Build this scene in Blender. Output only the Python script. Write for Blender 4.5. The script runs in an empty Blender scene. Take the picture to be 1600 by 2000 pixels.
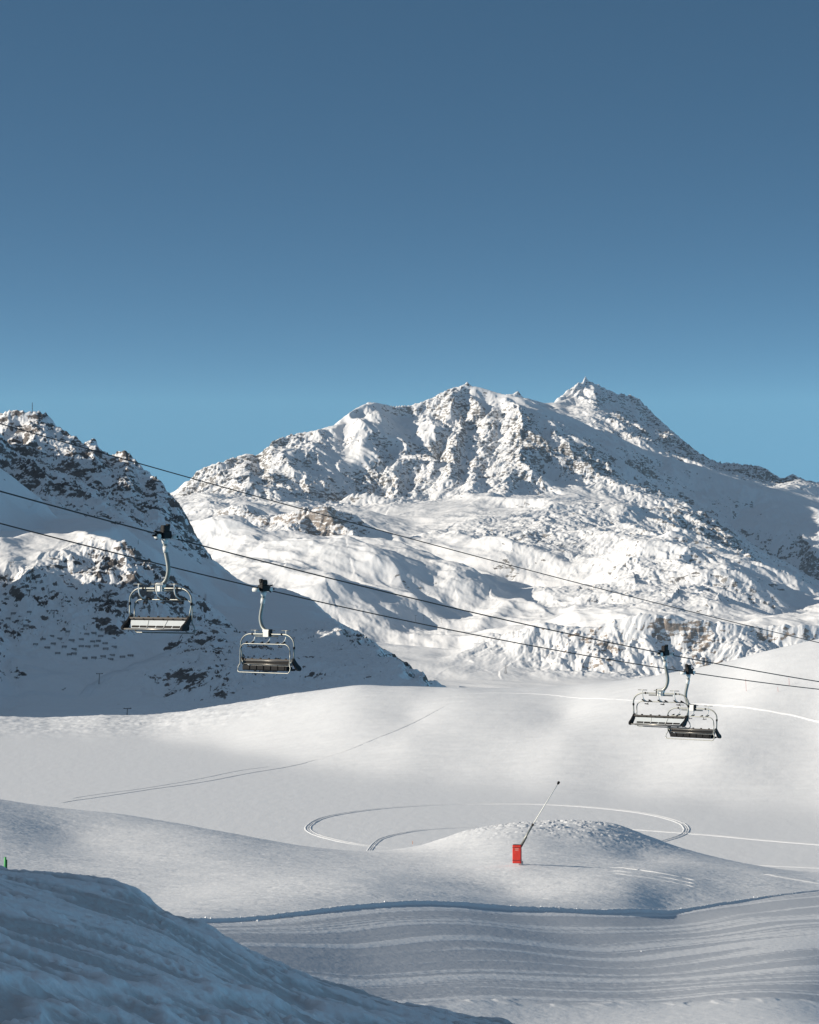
import bpy, bmesh, math, random
import numpy as np
from mathutils import Vector, Matrix
from mathutils.geometry import delaunay_2d_cdt
from concurrent.futures import ThreadPoolExecutor

random.seed(7)
S = bpy.context.scene
COL = S.collection
F32 = np.float32

# ------------------------------------------------------------------ camera
FPX = 4667.0                       # focal length in photo pixels (1600 wide): a 105 mm lens on a 36 mm wide frame
PITCH = math.atan((1130 - 1000) / FPX)
cam_data = bpy.data.cameras.new("camera")
cam_data.sensor_fit = 'HORIZONTAL'
cam_data.sensor_width = 36.0
cam_data.lens = 36.0 * FPX / 1600.0
cam_data.clip_start = 0.5
cam_data.clip_end = 60000.0
cam = bpy.data.objects.new("camera", cam_data)
cam.location = (0, 0, 0)
cam.rotation_euler = (math.pi / 2 + PITCH, 0, 0)
COL.objects.link(cam)
S.camera = cam

# ------------------------------------------------------------------ light
SUN_EL = math.radians(18.0)
SUN_BACK = math.radians(9.0)       # the sun stands on the left, a little behind the camera
sdir = Vector((-math.cos(SUN_BACK) * math.cos(SUN_EL), -math.sin(SUN_BACK) * math.cos(SUN_EL), math.sin(SUN_EL)))
sun_data = bpy.data.lights.new("sun", 'SUN')
sun_data.energy = 5.0
sun_data.angle = math.radians(0.53)
sun_data.color = (1.0, 0.895, 0.75)
sun = bpy.data.objects.new("sun", sun_data)
sun.rotation_euler = sdir.to_track_quat('Z', 'Y').to_euler()
sun.location = (-200, 0, 200)
COL.objects.link(sun)

world = bpy.data.worlds.new("World")
S.world = world
world.use_nodes = True
wn, wl = world.node_tree.nodes, world.node_tree.links
wn.clear()
w_out = wn.new("ShaderNodeOutputWorld")
w_bg = wn.new("ShaderNodeBackground")
w_sky = wn.new("ShaderNodeTexSky")
w_sky.sky_type = 'NISHITA'
w_sky.sun_disc = False
w_sky.sun_elevation = SUN_EL
w_sky.sun_rotation = math.atan2(sdir.x, sdir.y)
w_sky.altitude = 2500
w_sky.air_density = 1.0
w_sky.dust_density = 0.1
w_sky.ozone_density = 2.0
w_bg.inputs["Strength"].default_value = 0.105
# the clear alpine sky darkens quickly with height: look the sky model up at a steeper elevation
w_tc = wn.new("ShaderNodeTexCoord")
w_sep = wn.new("ShaderNodeSeparateXYZ")
w_mul = wn.new("ShaderNodeMath"); w_mul.operation = 'MULTIPLY_ADD'; w_mul.inputs[1].default_value = 4.0; w_mul.inputs[2].default_value = -0.13
w_add = wn.new("ShaderNodeMath"); w_add.operation = 'MAXIMUM'; w_add.inputs[1].default_value = 0.165
w_tint = wn.new("ShaderNodeVectorMath"); w_tint.operation = 'MULTIPLY'; w_tint.inputs[1].default_value = (0.77, 1.08, 1.03)
w_cmb = wn.new("ShaderNodeCombineXYZ")
w_nrm = wn.new("ShaderNodeVectorMath"); w_nrm.operation = 'NORMALIZE'
wl.new(w_tc.outputs["Generated"], w_sep.inputs[0])
wl.new(w_sep.outputs[0], w_cmb.inputs[0]); wl.new(w_sep.outputs[1], w_cmb.inputs[1])
wl.new(w_sep.outputs[2], w_mul.inputs[0]); wl.new(w_mul.outputs[0], w_add.inputs[0]); wl.new(w_add.outputs[0], w_cmb.inputs[2])
wl.new(w_cmb.outputs[0], w_nrm.inputs[0]); wl.new(w_nrm.outputs[0], w_sky.inputs[0])
wl.new(w_sky.outputs[0], w_tint.inputs[0])
w_hi = wn.new("ShaderNodeMapRange"); w_hi.interpolation_type = 'SMOOTHSTEP'     # high sky out of view, made paler and brighter to fill the shade
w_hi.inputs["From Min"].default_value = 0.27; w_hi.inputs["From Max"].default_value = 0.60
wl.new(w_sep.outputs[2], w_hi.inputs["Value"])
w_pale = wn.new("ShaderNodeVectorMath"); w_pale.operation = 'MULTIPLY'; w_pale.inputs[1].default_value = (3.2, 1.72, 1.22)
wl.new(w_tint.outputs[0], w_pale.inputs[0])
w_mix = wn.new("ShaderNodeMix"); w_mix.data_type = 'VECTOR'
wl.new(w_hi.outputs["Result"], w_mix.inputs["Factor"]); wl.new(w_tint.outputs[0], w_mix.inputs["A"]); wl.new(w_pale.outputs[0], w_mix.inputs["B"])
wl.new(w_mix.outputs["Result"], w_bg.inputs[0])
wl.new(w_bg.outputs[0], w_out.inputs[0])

S.view_settings.view_transform = 'Standard'
S.view_settings.look = 'None'
S.view_settings.exposure = 0.20
S.view_settings.gamma = 1.0
S.cycles.max_bounces = 6
S.cycles.diffuse_bounces = 3

# ------------------------------------------------------------------ photo pixel -> direction
CP, SP = math.cos(PITCH), math.sin(PITCH)
def Q(py):                          # rise per metre of depth (y) on the ray through image row py
    v = (1000.0 - py) / FPX
    return (SP + v * CP) / (CP - v * SP)
def T(px, py=1200.0):               # sideways per metre of depth
    v = (1000.0 - py) / FPX
    return ((px - 800.0) / FPX) / (CP - v * SP)
def P3(px, py, d):
    return (T(px, py) * d, d, Q(py) * d)

# ------------------------------------------------------------------ numpy noise
_rng = np.random.RandomState(11)
_perm = _rng.permutation(256).astype(np.int32)
_ang = _rng.rand(256).astype(F32) * 2 * np.pi
_GX, _GY = np.cos(_ang).astype(F32), np.sin(_ang).astype(F32)
_RX, _RY = _rng.rand(256).astype(F32), _rng.rand(256).astype(F32)
POOL = ThreadPoolExecutor(4)
def par(fn, *arrs):                 # run fn on row chunks in threads
    n = arrs[0].shape[0]
    k = max(1, min(12, n // 24))
    cuts = np.linspace(0, n, k + 1).astype(int)
    fs = [POOL.submit(fn, *[a[cuts[i]:cuts[i + 1]] for a in arrs]) for i in range(k)]
    return np.concatenate([f.result() for f in fs], axis=0)
def _h(ix, iy, seed):
    return _perm[(_perm[(_perm[(ix + seed * 37) & 255] + iy) & 255] + seed) & 255]
def perlin1(x, y, seed=0):
    xi = np.floor(x); yi = np.floor(y)
    fx = (x - xi).astype(F32); fy = (y - yi).astype(F32)
    xi = xi.astype(np.int32); yi = yi.astype(np.int32)
    u = fx * fx * fx * (fx * (fx * 6 - 15) + 10); v = fy * fy * fy * (fy * (fy * 6 - 15) + 10)
    def g(dx, dy):
        h = _h(xi + dx, yi + dy, seed)
        return _GX[h] * (fx - dx) + _GY[h] * (fy - dy)
    a = g(0, 0); b = g(1, 0); c = g(0, 1); d = g(1, 1)
    return (a + (b - a) * u + (c - a) * v + (a - b - c + d) * u * v) * 1.5
def perlin(x, y, seed=0):
    return par(lambda a, b: perlin1(a, b, seed), x, y)
def fbm(x, y, octv=4, gain=0.5, seed=0, ridged=False):
    def f(a, b):
        s = np.zeros(a.shape, F32); amp = 1.0; fr = 1.0
        for o in range(octv):
            n = perlin1(a * fr, b * fr, seed + o)
            if ridged: n = 0.5 - np.abs(n)
            s += n * amp; amp *= gain; fr *= 2.03
        return s
    return par(f, x, y)
def erode(x, y, dx, dy, octv, gain=0.5, seed=0, branch=1.0):
    """gullies and ribs that run down the slope: stripes turned along the local fall line, octave on octave"""
    def f(x, y, dx, dy):
        hh = np.zeros(x.shape, F32); gx = np.zeros(x.shape, F32); gy = np.zeros(x.shape, F32)
        amp = 1.0; fr = 1.0; two = F32(2 * np.pi)
        for o in range(octv):
            px, py = x * fr, y * fr
            ex = dx + gy * branch; ey = dy - gx * branch
            ix = np.floor(px).astype(np.int32); iy = np.floor(py).astype(np.int32)
            fx = (px - ix).astype(F32); fy = (py - iy).astype(F32)
            va = np.zeros(x.shape, F32); vx = va.copy(); vy = va.copy(); wt = va.copy()
            for i in (-1, 0, 1):
                for j in (-1, 0, 1):
                    h = _h(ix + i, iy + j, seed + o)
                    ox = fx - i - 0.5 - (_RX[h] - 0.5) * 0.8; oy = fy - j - 0.5 - (_RY[h] - 0.5) * 0.8
                    w = np.exp(-(ox * ox + oy * oy) * 2.2)
                    ph = (ox * ex + oy * ey) * two
                    hs = np.sin(ph * F32(0.5)); va += (0.35 * np.cos(ph) + 0.65 * (1 - 2 * np.abs(hs))) * w; s = (0.35 * np.sin(ph) + 0.65 * np.sign(hs) * np.cos(ph * F32(0.5))) * w
                    vx -= s * ex; vy -= s * ey; wt += w
            hh += va / wt * amp; gx += vx / wt * amp; gy += vy / wt * amp
            amp *= gain; fr *= 2.0
        return hh
    return par(f, x, y, dx, dy)
def sstep(a, b, x):
    t = np.clip((x - a) / (b - a), 0, 1)
    return t * t * (3 - 2 * t)
def blur(a, n=1):
    for _ in range(n):
        p = np.pad(a, 1, mode='edge')
        a = (p[:-2, 1:-1] + p[2:, 1:-1] + 2 * p[1:-1, 1:-1]) / 4
        p = np.pad(a, 1, mode='edge')
        a = (p[1:-1, :-2] + p[1:-1, 2:] + 2 * p[1:-1, 1:-1]) / 4
    return a
def bil(grid, fx, fy):              # grid[row, col], fractional col fx / row fy
    h, w = grid.shape
    fx = np.clip(fx, 0, w - 1.001); fy = np.clip(fy, 0, h - 1.001)
    ix = fx.astype(np.int32); iy = fy.astype(np.int32)
    u = (fx - ix).astype(F32); v = (fy - iy).astype(F32)
    return grid[iy, ix] * (1 - u) * (1 - v) + grid[iy, ix + 1] * u * (1 - v) + grid[iy + 1, ix] * (1 - u) * v + grid[iy + 1, ix + 1] * u * v

# ------------------------------------------------------------------ materials
def mat(name, col, rough=0.5, metal=0.0, noise=None, bump=None, spec=0.5):
    m = bpy.data.materials.new(name); m.use_nodes = True
    nt = m.node_tree; b = nt.nodes["Principled BSDF"]
    b.inputs["Base Color"].default_value = (*col, 1); b.inputs["Roughness"].default_value = rough
    b.inputs["Metallic"].default_value = metal; b.inputs["Specular IOR Level"].default_value = spec
    tc = nt.nodes.new("ShaderNodeTexCoord")
    if noise:
        sc, amt = noise
        n = nt.nodes.new("ShaderNodeTexNoise"); n.inputs["Scale"].default_value = sc; n.inputs["Detail"].default_value = 6
        nt.links.new(tc.outputs["Object"], n.inputs["Vector"])
        mx = nt.nodes.new("ShaderNodeMix"); mx.data_type = 'RGBA'; mx.blend_type = 'MIX'
        mx.inputs["A"].default_value = (*[c * (1 - amt) for c in col], 1)
        mx.inputs["B"].default_value = (*[min(1, c * (1 + amt)) for c in col], 1)
        nt.links.new(n.outputs["Fac"], mx.inputs["Factor"]); nt.links.new(mx.outputs["Result"], b.inputs["Base Color"])
    if bump:
        sc, st, dist = bump
        n2 = nt.nodes.new("ShaderNodeTexNoise"); n2.inputs["Scale"].default_value = sc; n2.inputs["Detail"].default_value = 5
        nt.links.new(tc.outputs["Object"], n2.inputs["Vector"])
        bp = nt.nodes.new("ShaderNodeBump"); bp.inputs["Strength"].default_value = st; bp.inputs["Distance"].default_value = dist
        nt.links.new(n2.outputs["Fac"], bp.inputs["Height"]); nt.links.new(bp.outputs["Normal"], b.inputs["Normal"])
    return m

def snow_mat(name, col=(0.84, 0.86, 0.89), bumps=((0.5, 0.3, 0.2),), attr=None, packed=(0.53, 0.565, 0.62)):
    """snow: base colour with a faint grain; attr = mesh attribute that mixes in the darker packed tone"""
    m = bpy.data.materials.new(name); m.use_nodes = True
    nt = m.node_tree; N, L = nt.nodes, nt.links; b = N["Principled BSDF"]
    b.inputs["Roughness"].default_value = 0.65
    b.inputs["Specular IOR Level"].default_value = 0.25
    tc = N.new("ShaderNodeTexCoord")
    nz = N.new("ShaderNodeTexNoise"); nz.inputs["Scale"].default_value = 0.35; nz.inputs["Detail"].default_value = 8; nz.inputs["Roughness"].default_value = 0.7
    L.new(tc.outputs["Object"], nz.inputs["Vector"])
    mx = N.new("ShaderNodeMix"); mx.data_type = 'RGBA'
    mx.inputs["A"].default_value = (*[c * 0.95 for c in col], 1); mx.inputs["B"].default_value = (*[min(0.93, c * 1.04) for c in col], 1)
    L.new(nz.outputs["Fac"], mx.inputs["Factor"])
    out = mx.outputs["Result"]
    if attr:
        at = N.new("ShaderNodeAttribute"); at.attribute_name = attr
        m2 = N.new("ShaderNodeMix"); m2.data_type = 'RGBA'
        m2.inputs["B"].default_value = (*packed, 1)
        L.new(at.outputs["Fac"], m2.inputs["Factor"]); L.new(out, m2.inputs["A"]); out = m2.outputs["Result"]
    L.new(out, b.inputs["Base Color"])
    prev = None
    for sc, st, dist in bumps:
        n2 = N.new("ShaderNodeTexNoise"); n2.inputs["Scale"].default_value = sc; n2.inputs["Detail"].default_value = 6
        L.new(tc.outputs["Object"], n2.inputs["Vector"])
        bp = N.new("ShaderNodeBump"); bp.inputs["Strength"].default_value = st; bp.inputs["Distance"].default_value = dist
        L.new(n2.outputs["Fac"], bp.inputs["Height"])
        if prev: L.new(prev, bp.inputs["Normal"])
        prev = bp.outputs["Normal"]
    if prev: L.new(prev, b.inputs["Normal"])
    return m

def alpine_mat(name, scale, rock_a, rock_b, bump_d):
    """snow over rock: the mesh attribute 'rock' is how bare the place is, fine noise breaks its edge up"""
    m = bpy.data.materials.new(name); m.use_nodes = True
    nt = m.node_tree; N, L = nt.nodes, nt.links; b = N["Principled BSDF"]
    tc = N.new("ShaderNodeTexCoord")
    at = N.new("ShaderNodeAttribute"); at.attribute_name = "rock"
    nz = N.new("ShaderNodeTexNoise"); nz.inputs["Scale"].default_value = scale; nz.inputs["Detail"].default_value = 9; nz.inputs["Roughness"].default_value = 0.66
    mp = N.new("ShaderNodeMapping"); mp.inputs["Scale"].default_value = (1.0, 1.0, 2.4)
    L.new(tc.outputs["Object"], mp.inputs["Vector"]); L.new(mp.outputs["Vector"], nz.inputs["Vector"])
    ad = N.new("ShaderNodeMath"); ad.operation = 'MULTIPLY_ADD'; ad.inputs[1].default_value = 2.0; 
    L.new(nz.outputs["Fac"], ad.inputs[0])
    sb = N.new("ShaderNodeMath"); sb.operation = 'ADD'; sb.inputs[1].default_value = -1.0
    L.new(at.outputs["Fac"], sb.inputs[0]); L.new(sb.outputs[0], ad.inputs[2])
    rp = N.new("ShaderNodeMapRange"); rp.interpolation_type = 'SMOOTHSTEP'
    rp.inputs["From Min"].default_value = 0.44; rp.inputs["From Max"].default_value = 0.56
    L.new(ad.outputs[0], rp.inputs["Value"])
    n3 = N.new("ShaderNodeTexNoise"); n3.inputs["Scale"].default_value = scale * 0.35; n3.inputs["Detail"].default_value = 7
    L.new(tc.outputs["Object"], n3.inputs["Vector"])
    cr = N.new("ShaderNodeValToRGB")
    cr.color_ramp.elements[0].position = 0.35; cr.color_ramp.elements[0].color = (*rock_a, 1)
    cr.color_ramp.elements[1].position = 0.68; cr.color_ramp.elements[1].color = (*rock_b, 1)
    L.new(n3.outputs["Fac"], cr.inputs["Fac"])
    wm = N.new("ShaderNodeAttribute"); wm.attribute_name = "warm"
    mw = N.new("ShaderNodeMix"); mw.data_type = 'RGBA'; mw.inputs["B"].default_value = (0.36, 0.30, 0.255, 1)
    L.new(wm.outputs["Fac"], mw.inputs["Factor"]); L.new(cr.outputs["Color"], mw.inputs["A"])
    mx = N.new("ShaderNodeMix"); mx.data_type = 'RGBA'
    mx.inputs["A"].default_value = (0.86, 0.87, 0.89, 1)
    L.new(rp.outputs["Result"], mx.inputs["Factor"]); L.new(mw.outputs["Result"], mx.inputs["B"])
    L.new(mx.outputs["Result"], b.inputs["Base Color"])
    b.inputs["Roughness"].default_value = 0.75; b.inputs["Specular IOR Level"].default_value = 0.15
    bp = N.new("ShaderNodeBump"); bp.inputs["Distance"].default_value = bump_d
    bs = N.new("ShaderNodeMath"); bs.operation = 'MULTIPLY_ADD'; bs.inputs[1].default_value = 0.65; bs.inputs[2].default_value = 0.12
    L.new(rp.outputs["Result"], bs.inputs[0]); L.new(bs.outputs[0], bp.inputs["Strength"])
    L.new(nz.outputs["Fac"], bp.inputs["Height"]); L.new(bp.outputs["Normal"], b.inputs["Normal"])
    return m

# ------------------------------------------------------------------ grids -> meshes
def grid_mesh(name, X, Y, Z, material, attrs=None):
    r, c = X.shape
    me = bpy.data.meshes.new(name)
    co = np.stack([X, Y, Z], -1).reshape(-1, 3).astype(F32)
    me.vertices.add(r * c); me.vertices.foreach_set("co", co.ravel())
    i = np.arange(r * c, dtype=np.int32).reshape(r, c)
    q = np.stack([i[:-1, :-1], i[:-1, 1:], i[1:, 1:], i[1:, :-1]], -1).reshape(-1)
    nf = (r - 1) * (c - 1)
    me.loops.add(nf * 4); me.loops.foreach_set("vertex_index", q)
    me.polygons.add(nf)
    me.polygons.foreach_set("loop_start", np.arange(nf, dtype=np.int32) * 4)
    me.polygons.foreach_set("use_smooth", np.ones(nf, dtype=bool))
    me.update(calc_edges=True)
    for k, a in (attrs or {}).items():
        at = me.attributes.new(k, 'FLOAT', 'POINT'); at.data.foreach_set("value", a.astype(F32).ravel())
    me.materials.append(material)
    o = bpy.data.objects.new(name, me); COL.objects.link(o)
    return o
class Fan:
    """a terrain sheet laid out as a fan of columns (sideways/depth) and rows (depth, geometric)"""
    def __init__(s, px0, px1, dpx, y0, y1, rows):
        s.cols = int((px1 - px0) / dpx) + 1
        s.t0 = (px0 - 800) / FPX; s.dt = dpx / FPX
        s.y0 = y0; s.lr = math.log(y1 / y0) / (rows - 1); s.rows = rows
        t = s.t0 + np.arange(s.cols) * s.dt
        y = y0 * np.exp(np.arange(rows) * s.lr)
        s.X = (t[None, :] * y[:, None]).astype(F32); s.Y = np.repeat(y[:, None], s.cols, 1).astype(F32)
        s.Tt = np.repeat(t[None, :], rows, 0).astype(F32)
        s.Z = None
    def height(s, x, y):
        x = np.asarray(x, float); y = np.asarray(y, float)
        return bil(s.Z, (x / y - s.t0) / s.dt, np.log(y / s.y0) / s.lr)
    def hit(s, px, py, ymin=0):     # first place of the sheet on the ray through a photo pixel
        t = T(px, py); c = (t - s.t0) / s.dt
        i = int(np.clip(c, 0, s.cols - 2)); u = c - i
        col = s.Z[:, i] * (1 - u) + s.Z[:, i + 1] * u
        ys = s.Y[:, 0]
        q = np.where(ys >= ymin, col / ys, -9)
        k = int(np.argmax(q >= Q(py)))
        if q[k] < Q(py): return None
        if k > 0 and q[k - 1] > -9:
            a, b = q[k - 1], q[k]; w = (Q(py) - a) / (b - a + 1e-9); y = ys[k - 1] + (ys[k] - ys[k - 1]) * w
        else: y = ys[k]
        y = float(y)
        return Vector((t * y, y, float(s.height(t * y, y))))
    def slope(s, Z):
        gy = np.gradient(Z, axis=0) / (s.Y * s.lr)          # along constant t
        gx = np.gradient(Z, axis=1) / (s.Y * s.dt)
        gy = gy - gx * s.Tt
        return gx, gy

def structure(o): o["kind"] = "structure"; return o

# ------------------------------------------------------------------ near ground: the pistes, mound, frozen lake and white hill
def tps(ctrl, tt, ly):
    a = np.array(ctrl, float)
    u = (a[:, 0] - 800) / 420; v = np.log(a[:, 2]) * 3.0
    q = a[:, 1] - 1130.0
    n = len(a)
    def ph(r2): return r2 * np.log(r2 + 1e-9)
    K = ph((u[:, None] - u[None]) ** 2 + (v[:, None] - v[None]) ** 2) + np.eye(n) * 0.004
    Pm = np.stack([np.ones(n), u, v], 1)
    A = np.zeros((n + 3, n + 3)); A[:n, :n] = K; A[:n, n:] = Pm; A[n:, :n] = Pm.T
    w = np.linalg.solve(A, np.concatenate([q, np.zeros(3)]))
    U = tt * FPX / 420; V = ly * 3.0
    out = w[n] + w[n + 1] * U + w[n + 2] * V
    for i in range(n): out += w[i] * ph((U - u[i]) ** 2 + (V - v[i]) ** 2)
    return out                       # photo rows below the horizon
LAKE = -60.0
def zpt(px, z, d): return (px, 1130 - z / d * FPX, d)
ground_ctrl = [
    (600, 2120, 92), (1000, 2000, 131), (1300, 2004, 132), (1600, 2014, 131), (800, 2010, 122), (200, 2060, 100), (-250, 2000, 105), (1850, 2010, 165), (1000, 2120, 100), (1600, 2150, 105),
    (950, 1955, 139), (1300, 1960, 150), (1600, 1957, 158),
    (1000, 1900, 155), (1600, 1905, 172), (700, 1855, 152), (1150, 1850, 180), (1600, 1850, 194), (300, 1850, 135), (-250, 1800, 135), (1850, 1850, 210),
    (370, 1799, 150), (600, 1780, 167), (900, 1764, 193), (1080, 1777, 203), (1200, 1784, 208), (1300, 1781, 219), (1450, 1758, 236), (1600, 1737, 252), (1850, 1705, 285),
    (700, 1720, 200), (300, 1750, 185), (1017, 1690, 245), (1000, 1735, 227), (1150, 1692, 247), (1300, 1697, 252), (1500, 1714, 260), (1230, 1738, 226), (1080, 1795, 196), (1200, 1803, 200), (1300, 1801, 209), (1450, 1780, 224), (600, 1690, 238), (300, 1680, 238),
    (0, 1640, 250), (0, 1705, 205), (-250, 1620, 260), (150, 1640, 268),
    (0, 1578, 330), (-250, 1545, 330), (240, 1597, 325), (420, 1630, 315), (640, 1660, 300), (780, 1660, 305),
    (830, 1650, 302), (900, 1625, 306), (1000, 1606, 310), (1100, 1601, 312), (1200, 1608, 315), (1300, 1646, 315), (1400, 1679, 316), (1470, 1692, 308), (1600, 1709, 285), (1850, 1690, 320),
    (1100, 1648, 278), (900, 1668, 270), (1250, 1672, 280),
]
for px in (-250, 100, 450, 800, 1150, 1500, 1850):
    ground_ctrl += [zpt(px, -64, 420 if px < 1400 else 450), zpt(px, -64, 540)]
for px, py in ((-250, 1462), (0, 1450), (150, 1447), (300, 1448), (430, 1466), (560, 1492), (700, 1520), (850, 1534), (1000, 1548), (1200, 1562), (1400, 1580), (1600, 1600), (1850, 1625)):
    d = -LAKE * FPX / (py - 1130)
    ground_ctrl += [zpt(px, -60.4, d), zpt(px, -62.5, d - 60)]
hill_crest = [(-250, 1402, 965), (0, 1403, 960), (200, 1400, 955), (400, 1388, 945), (560, 1360, 930), (700, 1342, 905), (800, 1344, 890), (900, 1345, 880), (1050, 1345, 870), (1150, 1338, 858), (1300, 1318, 838), (1400, 1300, 828), (1500, 1275, 818), (1600, 1255, 812), (1850, 1215, 810)]
ground_ctrl += hill_crest
for px, py, d in hill_crest[::2]:
    z = Q(py) * d
    ground_ctrl += [zpt(px, z - 4, d + 60), zpt(px, z - 24, d + 170), zpt(px, z - 46, d + 280)]
ground_ctrl += [(1100, 1450, 735), (1100, 1395, 805), (1400, 1450, 700), (1400, 1375, 762), (1600, 1450, 690), (1600, 1345, 750), (800, 1450, 770), (800, 1400, 830), (600, 1420, 840), (1250, 1500, 690)]
G = Fan(-420, 2020, 2.0, 88, 1190, 1750)
zq = par(lambda t, l: tps(ground_ctrl, t, l), G.Tt[::4, ::4].astype(float), np.log(G.Y[::4, ::4]).astype(float))
rr = np.arange(G.rows) / 4.0; cc = np.arange(G.cols) / 4.0
zq = bil(np.pad(zq, ((0, 1), (0, 1)), mode='edge').astype(F32), np.repeat(cc[None], G.rows, 0), np.repeat(rr[:, None], G.cols, 1))
zq = blur(zq, 10)
q = -zq / FPX * G.Y
k = 1.2
lakeness = 1 / (1 + np.exp(np.clip((q - LAKE) / k, -30, 30)))
hc = np.interp(G.Tt[0] * FPX + 800, [p[0] for p in hill_crest], [p[2] for p in hill_crest])
past = sstep(0, 60, G.Y - hc[None])
lakeness = lakeness * (1 - past)
z = np.where(q > LAKE + 12, q, LAKE + k * np.log1p(np.exp(np.clip((q - LAKE) / k, -30, 12.0))))
z = z * (1 - past) + q * past
GX_, GY_ = G.X, G.Y
PXc = G.Tt * FPX + 800
# the cut bank along the far edge of the groomed piste
bank = np.array([(-500, 140), (200, 146), (370, 150), (600, 167), (900, 193), (1080, 203), (1200, 208), (1300, 219), (1450, 236), (1600, 252), (1850, 285), (2100, 310)], float)
bw = np.interp(PXc[0], bank[:, 0], bank[:, 1]); bw = np.convolve(np.pad(bw, 40, mode='edge'), np.ones(81) / 81, mode='valid')
bt = np.interp(PXc[0], [-500, 250, 380, 900, 1200, 1350, 1500, 1700], [0.0, 0.12, 0.19, 0.21, 0.22, 0.16, 0.10, 0.07])
db = GY_ - bw[None, :] - perlin(GX_ / 1.3, GY_ * 0 + 3.3, 3) * 0.35
zb = bt[None, :] * sstep(-0.30, 0.1, db) * (1 - sstep(4, 26, db)) + 0.10 * np.exp(-((db - 0.2) / 0.5) ** 2) * np.clip(perlin(GX_ / 0.5, GY_ / 0.5, 5) + 0.3, 0, 1) * sstep(0, .3, bt[None, :])
# groomed streaks: ridges of pushed snow that follow the bank
along = GX_ + 0.35 * GY_
ybot = np.interp(PXc[0], [-400, 700, 950, 1300, 1600, 2000], [110, 128, 139, 150, 158, 166])[None, :]
acr = (bw[None, :] - GY_) / (bw[None, :] - ybot) * 58 + fbm(along / 40, GY_ / 55, 2, seed=21) * 2.5
pb = GY_ - ybot + fbm(GX_ / 6, GY_ / 6, 3, seed=9) * 2.2
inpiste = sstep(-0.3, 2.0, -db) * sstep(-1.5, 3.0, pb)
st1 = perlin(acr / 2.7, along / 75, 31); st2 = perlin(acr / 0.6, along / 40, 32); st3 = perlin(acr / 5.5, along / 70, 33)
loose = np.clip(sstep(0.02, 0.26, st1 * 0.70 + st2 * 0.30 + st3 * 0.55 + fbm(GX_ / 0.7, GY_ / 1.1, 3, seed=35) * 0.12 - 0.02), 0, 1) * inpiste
zp = inpiste * (0.006 * st1 + 0.003 * st2 + loose * (0.010 + 0.012 * np.clip(perlin(GX_ / 0.35, GY_ / 0.7, 37), 0, 1)))
# wind ripples and crust
rough_m = sstep(1, 6, db) * (1 - lakeness) * (GY_ < 420)
warp = fbm(GX_ / 9, GY_ / 9, 3, seed=40)
rip = fbm((GX_ + GY_ * 0.25) / 2.6 + warp, (GY_ - GX_ * 0.25) / 0.9 + warp, 4, 0.6, seed=41)
zr = rough_m * (0.035 * rip + 0.05 * fbm(GX_ / 6, GY_ / 3, 3, seed=44))
mound = np.exp(-(((PXc - 1080) / 190) ** 2 + ((GY_ - 305) / 16) ** 2))
crust = sstep(0.12, 0.34, fbm(GX_ / 2.8, GY_ / 2.2, 5, 0.66, seed=47) + 0.35 * perlin(GX_ / 9, GY_ / 9, 48)) * mound
zr += 0.22 * crust
lowhump = 1 - sstep(-1.0, 4.0, pb)
zr += lowhump * (0.012 * fbm(GX_ / 1.2, GY_ / 1.6, 4, seed=50) + 0.08 * np.exp(-((pb - 0.5) / 1.5) ** 2) * sstep(0.0, .3, perlin(GX_ / 1.6, GY_ / 2.2, 51)))
hillm = sstep(560, 660, GY_) * (1 - lakeness)
zr += hillm * (0.35 * fbm(GX_ / 70, GY_ / 90, 3, seed=60) + 0.10 * fbm(GX_ / 12, GY_ / 5, 5, 0.58, seed=61))
shore = hillm * sstep(860, 930, GY_) * (1 - sstep(450, 700, PXc))
zr += shore * (0.30 * sstep(0.15, 0.5, fbm(GX_ / 30, GY_ / 9, 5, 0.62, seed=63)) + 0.22 * fbm(GX_ / 6, GY_ / 6, 3, seed=64))
zr += lakeness * (0.020 * fbm(GX_ / 3, GY_ / 6, 4, 0.6, seed=66))
zr += (GY_ < 420) * (1 - lakeness) * (1 - inpiste * 0.5) * 0.25 * fbm(GX_ / 26, GY_ / 26, 2, seed=68)
G.Z = (z + zb + zp + zr).astype(F32)
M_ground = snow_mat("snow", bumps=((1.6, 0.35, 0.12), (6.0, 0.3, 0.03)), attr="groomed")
ground = structure(grid_mesh("ground", G.X, G.Y, G.Z, M_ground, {"groomed": inpiste * (1 - loose) * 0.9}))  # groomed snow: packed tone plus the corduroy's self-shading, both put into the colour

# ------------------------------------------------------------------ the shaded slope beside the camera
N_ = Fan(-1500, 1900, 5.0, 4.0, 95, 900)
slope_crest = [(-1500, 1120, 33), (-800, 1395, 33), (-300, 1597, 35), (0, 1701, 36), (100, 1715, 37), (200, 1736, 38), (275, 1752, 39), (300, 1782, 39.3), (370, 1802, 40), (480, 1856, 42), (600, 1906, 44), (800, 1961, 46), (985, 2001, 48), (1300, 2120, 52), (1900, 2400, 56)]
slope_ctrl = list(slope_crest)
for px, py, d in slope_crest:
    slope_ctrl += [(px, py + 22, d * 1.16), (px, py + 120, d * 1.5), (px, py + 230, d * 2.3)]
slope_ctrl += [(0, 1765, 28), (0, 1850, 22), (0, 2000, 15), (0, 2400, 8), (0, 3100, 4), (400, 1890, 31), (400, 2000, 22), (400, 2400, 10), (400, 3100, 4.5),
    (800, 2050, 33), (800, 2400, 14), (800, 3100, 5.5), (1300, 2300, 28), (1300, 3100, 7), (1900, 2700, 20), (1900, 3300, 7),
    (-800, 1600, 20), (-800, 2000, 8), (-800, 2900, 4), (-1500, 1250, 20), (-1500, 1600, 8), (-1500, 2600, 4), (600, 1960, 35), (200, 1850, 27)]
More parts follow.
